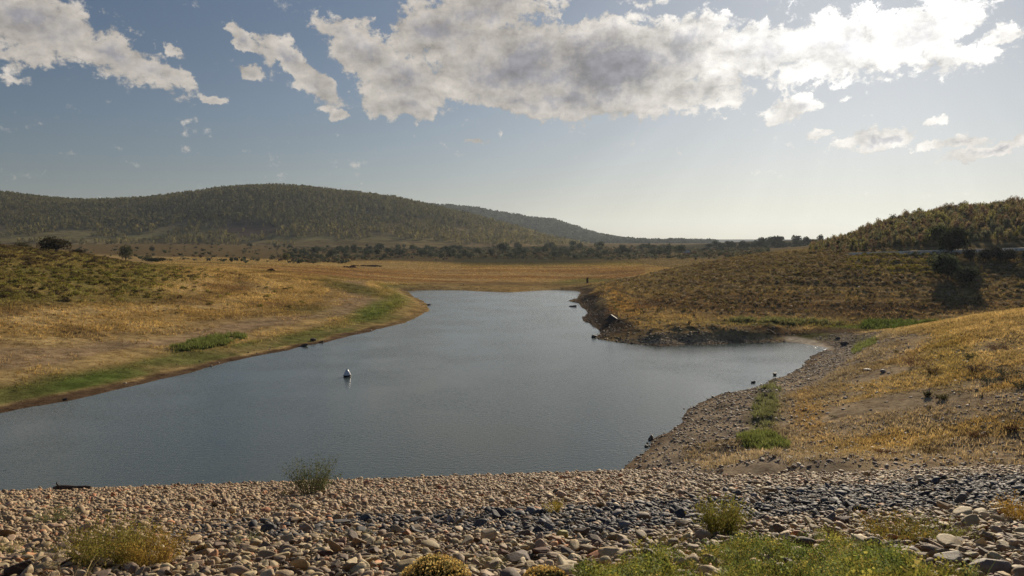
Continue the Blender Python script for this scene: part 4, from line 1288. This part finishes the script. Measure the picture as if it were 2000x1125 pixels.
# plants hide part of the rocks: leave those to the mass
hid = (ell(u, v, 1500, 1090, 340, 55) > 0.5) | (ell(u, v, 245, 1065, 95, 55) > 0.5) | (ell(u, v, 852, 1105, 75, 35) > 0.5)
score = size / y * show * ~hid
order = np.argsort(-score)
sel = order[:288]
mask = keep.copy(); mask[sel] = False
nearm = mask & (y < 13.5); farm = mask & (y >= 13.5)
for nm, mk, tm in (("near", nearm, ST2), ("far", farm, ST1)):
    V, Fc, C = merge(tm, pos[mk], size[mk], rotz[mk], col[mk], tilt=tilt[mk])
    tag(build("loose_stones", V, Fc, M_STONE, C, smooth=False),
        "mass of smaller broken stones on the lower dam slope near the water" if nm == "far" else "mass of broken stones between the larger ones near the top of the dam slope", "stones", kind='stuff')
cname = {0: "tan", 1: "grey-brown", 2: "dark slate"}
cnt = 0
for k in sel:
    o_ = bpy.data.objects.new("stone", ST3M[int(k) % 18]); COL.objects.link(o_)
    o_.location = tuple(pos[k]); o_.scale = (size[k],) * 3
    o_.rotation_euler = (tilt[k, 0], tilt[k, 1], rotz[k]); o_.color = (*col[k], 1)
    lum = col[k].mean()
    tone_w = "pale " if lum > 0.32 else "dark " if lum < 0.15 and kindc[k] != 2 else ""
    area = side_word(u[k], (150, 360, 560, 760, 950, 1150, 1350, 1600, 1800), ("left of yellow-green bush", "round yellow-green bush", "right of orange bush", "between orange bush and cushion plant", "by cushion plant", "by flat slab", "left of green weeds", "behind green weeds", "right of green tuft", "near bottom right corner"))
    rowt = "high row" if v[k] < 1020 else "upper middle row" if v[k] < 1045 else "middle row" if v[k] < 1070 else "lower row" if v[k] < 1092 else "lowest row"
    vp = np.abs(ST3[int(k) % 18][0]).max(0)
    form = "flat" if vp[2] < 0.32 else "chunky" if vp[2] > 0.43 else "narrow" if vp[1] < 0.62 else "blunt"
    sizew = "large " if size[k] > 0.15 else "smaller " if size[k] < 0.105 else ""
    tag(o_, "%s%s%s %s stone %s, %s" % (sizew, tone_w, form, cname[int(kindc[k])], area, rowt), "stone", "stones of the dam slope")
for hu, hv, hs, sy_, sz_, hc, hr, lab, seed in HAND:
    hs = hs * 0.74
    V, Fc, c = stone(seed * 13, 4, 0.1)
    V = V / np.abs(V).max(0)
    V = V * np.array([1, sy_, sz_])
    q_ = on_dam(hu, hv)
    o_ = build("boulder", V, Fc, M_STONEO, smooth=True)
    o_.location = (q_[0], q_[1], q_[2] + hs * sz_ * 0.35); o_.scale = (hs,) * 3; o_.rotation_euler = (-0.12, 0.05, math.radians(hr)); o_.color = (*hc, 1)
    tag(o_, lab, "stone")

# loose rocks along the banks
def bank_rocks(name, label, n, xr, yr, cond, smin, smax, pal, tm=ST1, sink=0.2):
    x = rng.uniform(*xr, n); y = rng.uniform(*yr, n); s = shore_sdf(x, y); z = ground_z(x, y, s); u, v = project(x, y, z)
    ok = cond(x, y, z, s, u, v) & ~((ell(u, v, 1578, 670, 48, 9, 13, 0.3) > 0.3) & (y > 88) & (y < 120))
    x, y, z = x[ok], y[ok], z[ok]; n = len(x)
    sz = smin + (smax - smin) * rng.uniform(0, 1, n) ** 3
    pal = np.array(pal); c = pal[rng.integers(0, len(pal), n)] * rng.uniform(0.7, 1.3, (n, 1))
    V, Fc, C = merge(tm, np.stack([x, y, z + sz * sink * 0.5], -1), sz, rng.uniform(0, 6.28, n), c, tilt=rng.normal(0, 0.3, (n, 2)))
    tag(build(name, V, Fc, M_STONE, C, smooth=False), label, "stones", kind='stuff')


TANS = [(0.36, 0.28, 0.19), (0.28, 0.215, 0.16), (0.46, 0.37, 0.27), (0.18, 0.14, 0.115)]
DRKB = [(0.085, 0.06, 0.045), (0.055, 0.042, 0.036), (0.13, 0.095, 0.075), (0.11, 0.075, 0.052)]
DRKS = [(0.055, 0.045, 0.045), (0.09, 0.07, 0.06), (0.15, 0.12, 0.11), (0.04, 0.038, 0.04)]
bank_rocks("bank_stones", "brown shingle along the near right shore", 95000, (5, 80), (37, 110), lambda x, y, z, s, u, v: (s > -0.5) & (x > 6) & (z > dam_z(x, y) - 0.1) & (rng.uniform(0, 1, len(x)) < sstep(s + 3 * fbm(x, y, 6, 3, 91), 13, 4) * 0.8 + 0.08 + 0.5 * (y < 50)), 0.04, 0.22, TANS)
bank_rocks("bank_stones", "dark rubble on the earth bank of the inlet", 26000, (12, 60), (100, 200), lambda x, y, z, s, u, v: (s > -0.4) & (u > 1110) & (u < 1560) & (s < 11) & (y > 106) & (rng.uniform(0, 1, len(x)) < sstep(s + 3 * fbm(x, y, 5, 3, 92) - 2.5 * ell(u, v, 1380, 655, 230, 34, 3), 6.0, 1.5)), 0.05, 0.30, DRKB)
bank_rocks("bank_stones", "pale and brown stones along the left waterline", 16000, (-75, -5), (60, 235), lambda x, y, z, s, u, v: (s > -0.3) & (s < 4) & (rng.uniform(0, 1, len(x)) < 0.15 + 0.6 * sstep(fbm(x, y, 9, 3, 93), 0.0, 0.3) * (s < 2.2) + 0.5 * (u > 700) * (s < 2)), 0.06, 0.26, TANS + DRKS[:2])
bank_rocks("bank_stones", "scattered dark lumps on the muddy far shore", 1500, (-40, 30), (225, 262), lambda x, y, z, s, u, v: (s > 0) & (s < 14) & (rng.uniform(0, 1, len(x)) < 0.4), 0.08, 0.4, DRKS)
bank_rocks("bank_stones", "pale stones strewn over the near right grass", 9000, (16, 110), (38, 98), lambda x, y, z, s, u, v: (s > 10) & (z > dam_z(x, y)) & (fbm(x, y, 8, 3, 94) > -0.1), 0.05, 0.17, [(0.42, 0.36, 0.29), (0.30, 0.24, 0.18)])
bank_rocks("bank_stones", "pale stones showing in the scrub of the right slope", 900, (30, 150), (115, 190), lambda x, y, z, s, u, v: (s > 5) & (v > 520) & (v < 625), 0.1, 0.34, [(0.42, 0.37, 0.31), (0.30, 0.25, 0.2)])

# single rocks one can point to
SINGLE = [(1193, 630, 1.35, 0.8, 0.75, DRKS[0], "big dark boulder above the shore at the tip of the right nose"),
          (1513, 727, 0.30, 0.9, 0.8, DRKS[0], "small dark rock standing in the water off the near right shore"),
          (1470, 745, 0.30, 0.7, 0.5, DRKS[1], "flat dark rock at the water's edge below the lone rock"),
          (1273, 858, 0.32, 0.8, 0.7, DRKS[1], "dark rock on the corner of the near shore"),
          (1262, 872, 0.2, 0.8, 0.7, DRKS[1], "smaller dark rock in front of the one on the corner of the near shore"),
          (610, 668, 0.55, 0.6, 0.5, (0.13, 0.09, 0.08), "brown rock in the pile on the left shore, the farther one"),
          (596, 676, 0.6, 0.6, 0.45, (0.10, 0.075, 0.065), "brown rock in the pile on the left shore, the one nearest the water"),
          (628, 669, 0.4, 0.6, 0.45, (0.15, 0.11, 0.09), "small brown rock at the right end of the pile on the left shore"),
          (128, 781, 0.35, 0.5, 0.35, DRKS[1], "flat dark rock lying at the left waterline"),
          (836, 588, 0.8, 0.3, 0.25, DRKS[0], "thin dark rock poking into the water at the tip of the left bank"),
          (1118, 588, 1.0, 0.35, 0.3, DRKS[0], "thin dark rock poking into the water from the right nose"),
          (1162, 659, 0.6, 0.6, 0.5, DRKS[0], "black rock at the front corner of the rocky bank"),
          (1690, 731, 0.5, 0.8, 0.5, (0.17, 0.12, 0.11), "purple-brown rock half way up the near right bank"),
          (1725, 735, 0.35, 0.8, 0.5, (0.2, 0.15, 0.12), "small brown rock beside the purple-brown one on the near bank"),
          (1650, 665, 0.7, 0.8, 0.5, DRKS[1], "dark heap of earth and rock beside the pale sand strip"),
          (1635, 660, 0.45, 0.8, 0.5, DRKS[1], "smaller dark rock at the left of the heap beside the sand strip")]
for k, (u0, v0, s0, sy_, sz_, c0, lab) in enumerate(SINGLE):
    q_ = on_ground(u0, v0, 40, 260)[0]
    V, Fc, c = stone(3001 + k * 7, 3, 0.5)
    V = V / np.abs(V).max(0) * np.array([1, sy_, sz_])
    o_ = build("rock", V, Fc, M_STONEO, smooth=False)
    o_.location = (q_[0], q_[1], max(q_[2], 0.0) + s0 * sz_ * 0.3); o_.scale = (s0,) * 3; o_.rotation_euler = (0.1, -0.1, 0.4 * math.sin(k * 3)); o_.color = (*c0, 1)
    tag(o_, lab, "rock")

# ------------------------------------------------------------------ plants on the dam slope
def dam_plant(name, u0, v0, parts, lab, cat="plant", rz=0.0):
    """parts: list of (part name, arrays)"""
    q_ = on_dam(u0, v0)
    e = empty(name, (q_[0], q_[1], q_[2] - 0.03), rz)
    for pn, (V, Fc, C) in parts:
        build(pn, V, Fc, M_GRASS, C, parent=e)
    return tag(e, lab, cat)


def twiggy(seed, n, h, rad, w, ca, cb, leafcol, nleaf, leaf=0.012):
    st = blades(seed, n, h, rad, w, 1.0, 4, col_a=ca, col_b=cb, curl=0.15)
    r = np.random.default_rng(seed + 5)
    V = st[0].reshape(n, 5, 2, 3)
    ki = r.integers(0, n, nleaf); tt_ = r.uniform(0.25, 1.0, nleaf) * 3.999
    k0 = tt_.astype(int); f = (tt_ - k0)[:, None]
    cc = V.mean(2)
    P = cc[ki, k0] * (1 - f) + cc[ki, k0 + 1] * f + r.normal(0, 0.02 * h, (nleaf, 3))
    d = r.normal(size=(nleaf, 3)); d[:, 2] = np.abs(d[:, 2]) + 0.3; d /= np.linalg.norm(d, axis=1)[:, None]
    a = np.cross(d, r.normal(size=(nleaf, 3))); a /= np.linalg.norm(a, axis=1)[:, None]
    s = leaf * r.uniform(0.6, 1.5, nleaf)[:, None]
    LV = np.stack([P, P + d * s * 1.6 + a * s * 0.6, P + d * s * 3.2, P + d * s * 1.6 - a * s * 0.6], 1).reshape(-1, 3)
    LF = np.arange(nleaf * 4).reshape(nleaf, 4)
    LC = np.repeat(np.array(leafcol)[r.integers(0, len(leafcol), nleaf)] * r.uniform(0.7, 1.3, (nleaf, 1)), 4, 0)
    return st, (LV, LF, LC)


st, lf = twiggy(5001, 190, 1.75, 0.85, 0.008, (0.10, 0.10, 0.06), (0.17, 0.14, 0.09), [(0.10, 0.12, 0.06), (0.13, 0.14, 0.08), (0.08, 0.10, 0.05)], 2600, 0.022)
dam_plant("bush", 610, 966, [("stems", st), ("leaves", lf)], "grey-green feathery bush standing against the water on the lower dam slope", "bush")
st, lf = twiggy(5011, 24, 0.35, 0.3, 0.01, (0.10, 0.07, 0.04), (0.13, 0.09, 0.05), [(0.11, 0.09, 0.05)], 200, 0.02)
dam_plant("bush", 563, 968, [("stems", st), ("leaves", lf)], "small brown withered bush just left of the grey-green feathery bush", "bush")
st, lf = twiggy(5002, 620, 0.74, 0.60, 0.0034, (0.30, 0.24, 0.09), (0.20, 0.20, 0.06), [(0.20, 0.20, 0.05), (0.30, 0.24, 0.07), (0.34, 0.27, 0.10)], 6500, 0.011)
dam_plant("bush", 215, 1100, [("stems", st), ("leaves", lf)], "wide feathery yellow-green bush on the stones near the bottom left", "bush")
st, lf = twiggy(5003, 380, 0.60, 0.46, 0.0032, (0.36, 0.24, 0.08), (0.30, 0.22, 0.06), [(0.34, 0.24, 0.06), (0.40, 0.27, 0.09)], 2400, 0.010)
dam_plant("bush", 298, 1102, [("stems", st), ("leaves", lf)], "orange-tinged dry bush merging with the right side of the yellow-green one", "bush")
st, lf = twiggy(5004, 40, 0.42, 0.7, 0.004, (0.45, 0.38, 0.24), (0.38, 0.30, 0.18), [(0.4, 0.33, 0.2)], 60, 0.01)
dam_plant("grass_tuft", 130, 1135, [("stems", st), ("leaves", lf)], "pale bare dry stalks at the bottom left below the yellow-green bush", "grass")
st, lf = twiggy(5005, 300, 0.78, 0.42, 0.005, (0.20, 0.20, 0.05), (0.26, 0.21, 0.07), [(0.19, 0.20, 0.05), (0.24, 0.20, 0.06)], 2800, 0.014)
dam_plant("bush", 1406, 1044, [("stems", st), ("leaves", lf)], "upright olive-green tuft standing in the dark seam of stones", "bush")
st, lf = twiggy(5006, 320, 0.45, 0.55, 0.004, (0.28, 0.22, 0.08), (0.24, 0.22, 0.07), [(0.22, 0.21, 0.06), (0.33, 0.22, 0.06)], 1500, 0.011)
dam_plant("bush", 1748, 1052, [("stems", st), ("leaves", lf)], "low yellowish bush on the stones right of the big green weed patch", "bush")
st, lf = twiggy(5007, 160, 0.32, 0.5, 0.004, (0.26, 0.24, 0.09), (0.22, 0.22, 0.08), [(0.22, 0.22, 0.08)], 1200, 0.011)
dam_plant("bush", 1835, 1050, [("stems", st), ("leaves", lf)], "thin olive bush next to and right of the low yellowish one", "bush")
st, lf = twiggy(5008, 70, 0.42, 0.25, 0.005, (0.38, 0.28, 0.08), (0.30, 0.24, 0.07), [(0.36, 0.28, 0.06)], 500, 0.013)
dam_plant("grass_tuft", 1082, 1000, [("stems", st), ("leaves", lf)], "small bright yellow tuft above the dark seam in the middle", "plant")
st, lf = twiggy(5009, 120, 0.40, 0.5, 0.005, (0.22, 0.21, 0.12), (0.26, 0.23, 0.12), [(0.20, 0.21, 0.11)], 900, 0.014)
dam_plant("bush", 105, 1018, [("stems", st), ("leaves", lf)], "faint grey-green low bush among tan stones at the left", "bush")
st, lf = twiggy(5010, 150, 0.5, 0.4, 0.005, (0.40, 0.24, 0.07), (0.34, 0.24, 0.08), [(0.38, 0.24, 0.06)], 900, 0.013)
dam_plant("bush", 1992, 1015, [("stems", st), ("leaves", lf)], "orange dry tuft cut by the right edge of the picture", "plant")
for k, (u0, v0, h0, cc_, lab) in enumerate([(480, 1060, .34, (0.25, 0.24, 0.14), "wispy pale grass in the stones right of the yellow bush"), (700, 1050, .34, (0.28, 0.24, 0.12), "thin dry grass below the dark seam left of the yellow cushion"), (640, 1050, .22, (0.33, 0.27, 0.13), "short dry grass at the foot of the pointed tan stone"), (955, 1105, .2, (0.28, 0.27, 0.13), "short pale grass between yellow cushion and brown slab"),
                                           (20, 1075, .36, (0.29, 0.26, 0.10), "pale green grass at the left edge beside the dry bush"), (1480, 918, .5, (0.26, 0.22, 0.08), "brown reeds where the dam stones meet the green weeds"), (70, 1085, .26, (0.24, 0.24, 0.12), "grey-green grass on flat stones left of the yellow bush"), (1320, 1060, .22, (0.30, 0.24, 0.07), "small yellow grass at the left tip of the green weeds")]):
    dam_plant("grass_tuft", u0, v0, [("blades", blades(5100 + k, 70, h0, 0.32, 0.004, 1.0, 3, col_a=cc_, col_b=tuple(np.array(cc_) * 1.25)))], lab, "grass")


def cushion(seed, w, h):
    r = np.random.default_rng(seed)
    n = 2600
    d = r.normal(size=(n, 3)); d[:, 2] = np.abs(d[:, 2]); d /= np.linalg.norm(d, axis=1)[:, None]
    lump = 1 + 0.12 * fbm(d[:, 0] * 3 + 5, d[:, 1] * 3, 1.0, 3, seed)
    tip = d * np.array([w, w, h]) * (lump * r.uniform(0.9, 1.06, n))[:, None]
    root = tip * r.uniform(0.25, 0.5, (n, 1))
    side = np.cross(d, r.normal(size=(n, 3))); side /= np.linalg.norm(side, axis=1)[:, None]
    V = np.stack([root - side * 0.003, root + side * 0.003, tip + side * 0.002, tip - side * 0.002], 1).reshape(-1, 3)
    Fc = np.arange(n * 4).reshape(n, 4)
    C = np.repeat(np.array((0.16, 0.15, 0.07)) * r.uniform(0.6, 1.3, (n, 1)), 4, 0)
    up = r.uniform(0, 1, n) < (0.35 + 1.2 * d[:, 2])
    T = tip[up]; m_ = len(T); sz = r.uniform(0.008, 0.015, (m_, 1))
    a = r.normal(size=(m_, 3)); a /= np.linalg.norm(a, axis=1)[:, None]; b_ = np.cross(a, r.normal(size=(m_, 3))); b_ /= np.linalg.norm(b_, axis=1)[:, None]
    HV = np.stack([T - a * sz, T - b_ * sz, T + a * sz, T + b_ * sz], 1).reshape(-1, 3)
    HC_ = np.repeat(np.array([(0.75, 0.53, 0.20), (0.66, 0.42, 0.15), (0.80, 0.64, 0.30)])[r.integers(0, 3, m_)] * r.uniform(0.8, 1.2, (m_, 1)), 4, 0)
    # a leafy core so that no stone shows through
    k3 = 900
    cr = crown(seed + 3, k3, 0.04, 5, w * 0.95, h * 0.9, 0.0, 0.3, 0.3)
    cr = (cr[0], cr[1], cr[2] * np.array((0.10, 0.095, 0.045)))
    return join([(V, Fc, C), cr]), (HV, np.arange(m_ * 4).reshape(m_, 4), HC_)


a_, b_ = cushion(6001, 0.43, 0.34)
dam_plant("cushion_plant", 852, 1140, [("stems", a_), ("flower_heads", b_)], "domed cushion plant with yellow dry heads at the bottom centre")
a_, b_ = cushion(6002, 0.28, 0.19)
dam_plant("cushion_plant", 1066, 1138, [("stems", a_), ("flower_heads", b_)], "smaller yellow cushion plant below the flat brown slab")

# the leafy weed carpet bottom right
wd = [join([blades(6100 + k, 12, 0.30, 0.18, 0.003, 0.8, 2, col_a=(0.8, 0.9, .6), col_b=(1, 1, .8)), crown(6150 + k, 80, 0.0105, 5, 0.17, 0.24, 0.02, 0.15, 0.45)]) for k in range(8)]
n = 3400
uu = rng.uniform(1130, 1900, n); vv = rng.uniform(1035, 1230, n)
ptsd = on_dam(uu, vv)
nn_ = fbm(ptsd[:, 0], ptsd[:, 1], 1.3, 3, 95)
topv = np.interp(uu, [1130, 1180, 1320, 1450, 1560, 1650, 1720, 1800, 1900], [1125, 1098, 1082, 1060, 1050, 1062, 1078, 1108, 1140])
nf_ = fbm(ptsd[:, 0], ptsd[:, 1], 0.55, 3, 99)
ok = (vv > topv + 30 * nn_) & (nf_ + 0.45 * nn_ > -0.22 + rng.uniform(-.2, .2, n)) & (rng.uniform(0, 1, n) < 0.15 + 0.85 * sstep(nn_ + sstep(uu, 1250, 1450) * sstep(uu, 1780, 1650) * 0.8, -0.2, 0.35))
nf_ = nf_[ok]; ptsd = ptsd[ok]; uu = uu[ok]; n = len(ptsd)
base = np.array([(0.24, 0.26, 0.07), (0.33, 0.31, 0.08), (0.17, 0.22, 0.07), (0.42, 0.35, 0.12), (0.22, 0.26, 0.13)])
c = base[rng.integers(0, 5, n)] * rng.uniform(0.75, 1.25, (n, 1))
V, Fc, C = merge(wd, ptsd - [0, 0, 0.02], rng.uniform(0.45, 1.2, n) * (1 + 0.9 * np.clip(nf_, -.4, .6)), rng.uniform(0, 6.28, n), c)
tag(build("green_weeds", V, Fc, M_GRASS, C), "leafy yellow-green weed patch spreading over the stones at the bottom right", "weeds", kind='stuff')

# single clumps on the near right bank
NB = [(1788, 722, 34, 26, (0.11, 0.065, 0.05), "dark reddish dead bush on the near right bank, the largest"), (1822, 735, 18, 16, (0.13, 0.09, 0.05), "small brown bush right of the large reddish dead one"), (1933, 752, 26, 20, (0.055, 0.062, 0.05), "dark grey-green bush low on the right part of the near bank"),
      (1905, 730, 22, 14, (0.08, 0.06, 0.06), "purplish low bush above left of the dark grey-green one"), (1970, 738, 36, 22, (0.065, 0.068, 0.055), "grey-green bush near the right edge, upper one"), (1950, 690, 28, 12, (0.10, 0.06, 0.045), "reddish low bush high on the near bank"), (1982, 672, 30, 14, (0.11, 0.085, 0.06), "brown bush below the crest at the right edge"),
      (1810, 782, 9, 14, (0.09, 0.08, 0.05), "narrow dark weed standing alone in the middle of the near bank"), (1840, 788, 12, 12, (0.10, 0.09, 0.05), "small dark weed right of the narrow one"), (1975, 850, 12, 14, (0.10, 0.06, 0.04), "rusty upright weed close to the right edge"), (1912, 862, 20, 13, (0.13, 0.075, 0.04), "rusty low bush in the lower right grass"),
      (1895, 706, 14, 11, (0.10, 0.095, 0.05), "olive bush above the purplish one"), (1725, 900, 18, 10, (0.12, 0.065, 0.045), "reddish weed beside the top of the dam stones"), (1815, 893, 24, 12, (0.13, 0.09, 0.05), "brown dry weed where the near bank meets the stones"), (1996, 765, 20, 16, (0.07, 0.07, 0.05), "dark bush cut by the right edge of the picture")]
for k, (u0, v0, w_, h_, c0, lab) in enumerate(NB):
    q_ = on_ground(u0, v0, 38, 110)[0]
    e = empty("bush", tuple(q_ - [0, 0, 0.05]), k)
    w1 = 0.55 * w_ / F * q_[1]; h1 = 1.1 * h_ / F * q_[1]
    st, lf = twiggy(7000 + k, 60, h1, w1 * 1.6, 0.012, tuple(np.array(c0) * 1.1), tuple(np.array(c0) * 1.6), [c0], 500, 0.03)
    build("stems", *st[:2], M_GRASS, st[2], parent=e); build("leaves", *lf[:2], M_GRASS, lf[2], parent=e)
    tag(e, lab, "bush")

# ------------------------------------------------------------------ buoy
q_ = on_z0(678.5, 735.5)
e = empty("buoy", (q_[0], q_[1], 0.0), 0.3)
prof = [(0.0, -0.45), (0.25, -0.42), (0.40, -0.25), (0.445, -0.02), (0.44, 0.14), (0.40, 0.30), (0.33, 0.48), (0.24, 0.66), (0.15, 0.80), (0.07, 0.88), (0.03, 0.895)]


def lathe(prof, n=40):
    V = []; Fc = []
    for r0, z0 in prof:
        for j in range(n):
            a = 2 * math.pi * j / n; V.append((r0 * math.cos(a), r0 * math.sin(a), z0))
    for k in range(len(prof) - 1):
        for j in range(n):
            j2 = (j + 1) % n; Fc.append((k * n + j, k * n + j2, (k + 1) * n + j2, (k + 1) * n + j))
    return np.array(V), np.array(Fc)


M_BUOY = plain_mat("white_plastic", (0.80, 0.80, 0.79), 0.3, 14, 0.1, 0.5, 0.03)
M_BAND = plain_mat("black_rubber", (0.02, 0.02, 0.022), 0.55, 10, 0.2)
M_IRON = plain_mat("grey_metal", (0.25, 0.25, 0.26), 0.4, 30, 0.2)
V, Fc = lathe(prof); build("float", V, Fc, M_BUOY, smooth=True, parent=e)
V, Fc = lathe([(0.40, 0.02), (0.462, 0.03), (0.468, 0.12), (0.462, 0.22), (0.40, 0.23)]); build("band", V, Fc, M_BAND, smooth=True, parent=e)
V, Fc = tube([(0.06 * math.cos(a), 0, 0.93 + 0.06 * math.sin(a)) for a in np.linspace(0, 2 * math.pi, 13)], [0.014] * 13); build("ring", V, Fc, M_IRON, smooth=True, parent=e)
tag(e, "white pear-shaped buoy with a dark lower band floating alone on the water", "buoy")
e.rotation_euler = (0.04, -0.05, 0.3)
e.scale = (0.86, 0.86, 0.86)

# ------------------------------------------------------------------ log at the waterline, post, hut
q_ = on_dam(140, 957)
e = empty("log", (q_[0], q_[1], q_[2] + 0.13), math.radians(4), 1.3)
r2 = np.random.default_rng(8)
pp = [(-0.75 + 0.19 * k, r2.uniform(-.04, .04), 0.02 * math.sin(k)) for k in range(9)]
V, Fc = tube(pp, [0.05, 0.09, 0.10, 0.10, 0.095, 0.09, 0.085, 0.07, 0.04], 10)
build("stem", V, Fc, M_WOOD, smooth=True, parent=e)
V, Fc = tube([(-0.5, 0, 0.04), (-0.58, -0.05, 0.2), (-0.56, -0.07, 0.28)], [0.045, 0.03, 0.012]); build("branch_stub", V, Fc, M_WOOD, smooth=True, parent=e)
tag(e, "dark driftwood log lying at the waterline on the left of the dam", "log")

q_ = on_ground(1147, 556, 235, 300)[0]
e = empty("stump", tuple(q_))
V, Fc = tube([(0, 0, -0.2), (0.03, 0, 0.6), (-0.05, 0, 1.2), (0.0, 0, 1.75)], [0.42, 0.32, 0.30, 0.2], 8); build("trunk", V, Fc, M_BARK, parent=e)
V, Fc = tube([(0, 0, 1.1), (0.35, 0, 1.55), (0.42, 0, 1.9)], [0.14, 0.1, 0.04], 6); build("branch_stub", V, Fc, M_BARK, parent=e)
tag(e, "dark dead stump standing alone in the green patch at the far shore", "stump")

q_ = on_ground(1340, 500, 380, 620)[0]
e = empty("hut", tuple(q_), 0.25)
k_ = q_[1] / 470


def boxv(x0, x1, y0, y1, z0, z1):
    V = np.array([(x0, y0, z0), (x1, y0, z0), (x1, y1, z0), (x0, y1, z0), (x0, y0, z1), (x1, y0, z1), (x1, y1, z1), (x0, y1, z1)], float)
    return V, np.array([(0, 3, 2, 1), (4, 5, 6, 7), (0, 1, 5, 4), (1, 2, 6, 5), (2, 3, 7, 6), (3, 0, 4, 7)])


M_PALE = plain_mat("pale_sheet", (0.55, 0.5, 0.45), 0.6, 3); M_HUT = plain_mat("dark_boards", (0.05, 0.04, 0.04), 0.85, 3); M_RUST = plain_mat("red_earth", (0.10, 0.05, 0.035), 0.9, 2)
V, Fc = boxv(-2.2 * k_, 2.2 * k_, -1.3 * k_, 1.3 * k_, -0.3, 1.6 * k_); build("wall", V, Fc, M_HUT, parent=e)
V = np.array([(-0.9, -1.4, 1.62), (2.3, -1.4, 1.62), (2.3, 1.4, 1.62), (-0.9, 1.4, 1.62), (-0.3, 0, 2.9), (1.7, 0, 2.9)]) * k_
me_f = [(0, 1, 5, 4), (2, 3, 4, 5), (1, 2, 5, 5), (3, 0, 4, 4), (0, 3, 2, 1)]
me = bpy.data.meshes.new("roof"); me.from_pydata([tuple(p) for p in V], [], [(0, 1, 5, 4), (2, 3, 4, 5), (1, 2, 5), (3, 0, 4), (0, 3, 2, 1)]); me.materials.append(M_PALE)
ro = bpy.data.objects.new("roof", me); COL.objects.link(ro); ro.parent = e
tag(e, "tiny dark hut with a pale roof at the edge of the far meadow", "hut")

# eroded red earth edges in the far meadow
for k, (u0, v0, L_, lab) in enumerate([(715, 521, 62, "long thin bank of dark red earth in the straw meadow"), (683, 524, 26, "short piece of dark red earth left of the long one in the meadow"), (530, 534, 14, "small red earth lump in the meadow before the scrub"), (1362, 503, 22, "thin brown earth edge right of the tiny hut")]):
    q_ = on_ground(u0, v0, 200, 620)[0]
    Lm = L_ / F * q_[1]
    r2 = np.random.default_rng(70 + k)
    pts_ = [((t_ - 0.5) * Lm, r2.uniform(-.6, .6), r2.uniform(0, 0.35)) for t_ in np.linspace(0, 1, 11)]
    V, Fc = tube(pts_, [0.1] + list(r2.uniform(0.35, 0.8, 9)) + [0.1], 7)
    o_ = build("earth_bank", V, Fc, M_RUST, smooth=False); o_.location = tuple(q_); o_.rotation_euler = (0, 0, 0.25)
    tag(o_, lab, "earth bank")

# ------------------------------------------------------------------ haze: the air itself
V, Fc = boxv(-9000, 9000, -60, 12500, -5, 330)
m, t, o = mat_new("haze")
pv_ = t.node('ShaderNodeVolumePrincipled')
pv_.inputs['Color'].default_value = (0.75, 0.86, 1.0, 1)
pv_.inputs['Density'].default_value = 0.00007
pv_.inputs['Anisotropy'].default_value = 0.35
t.l.new(pv_.outputs[0], o.inputs['Volume'])
hz = build("haze", V, Fc, m)
tag(hz, "thin pale haze in the air over the valley", "haze", kind='stuff')
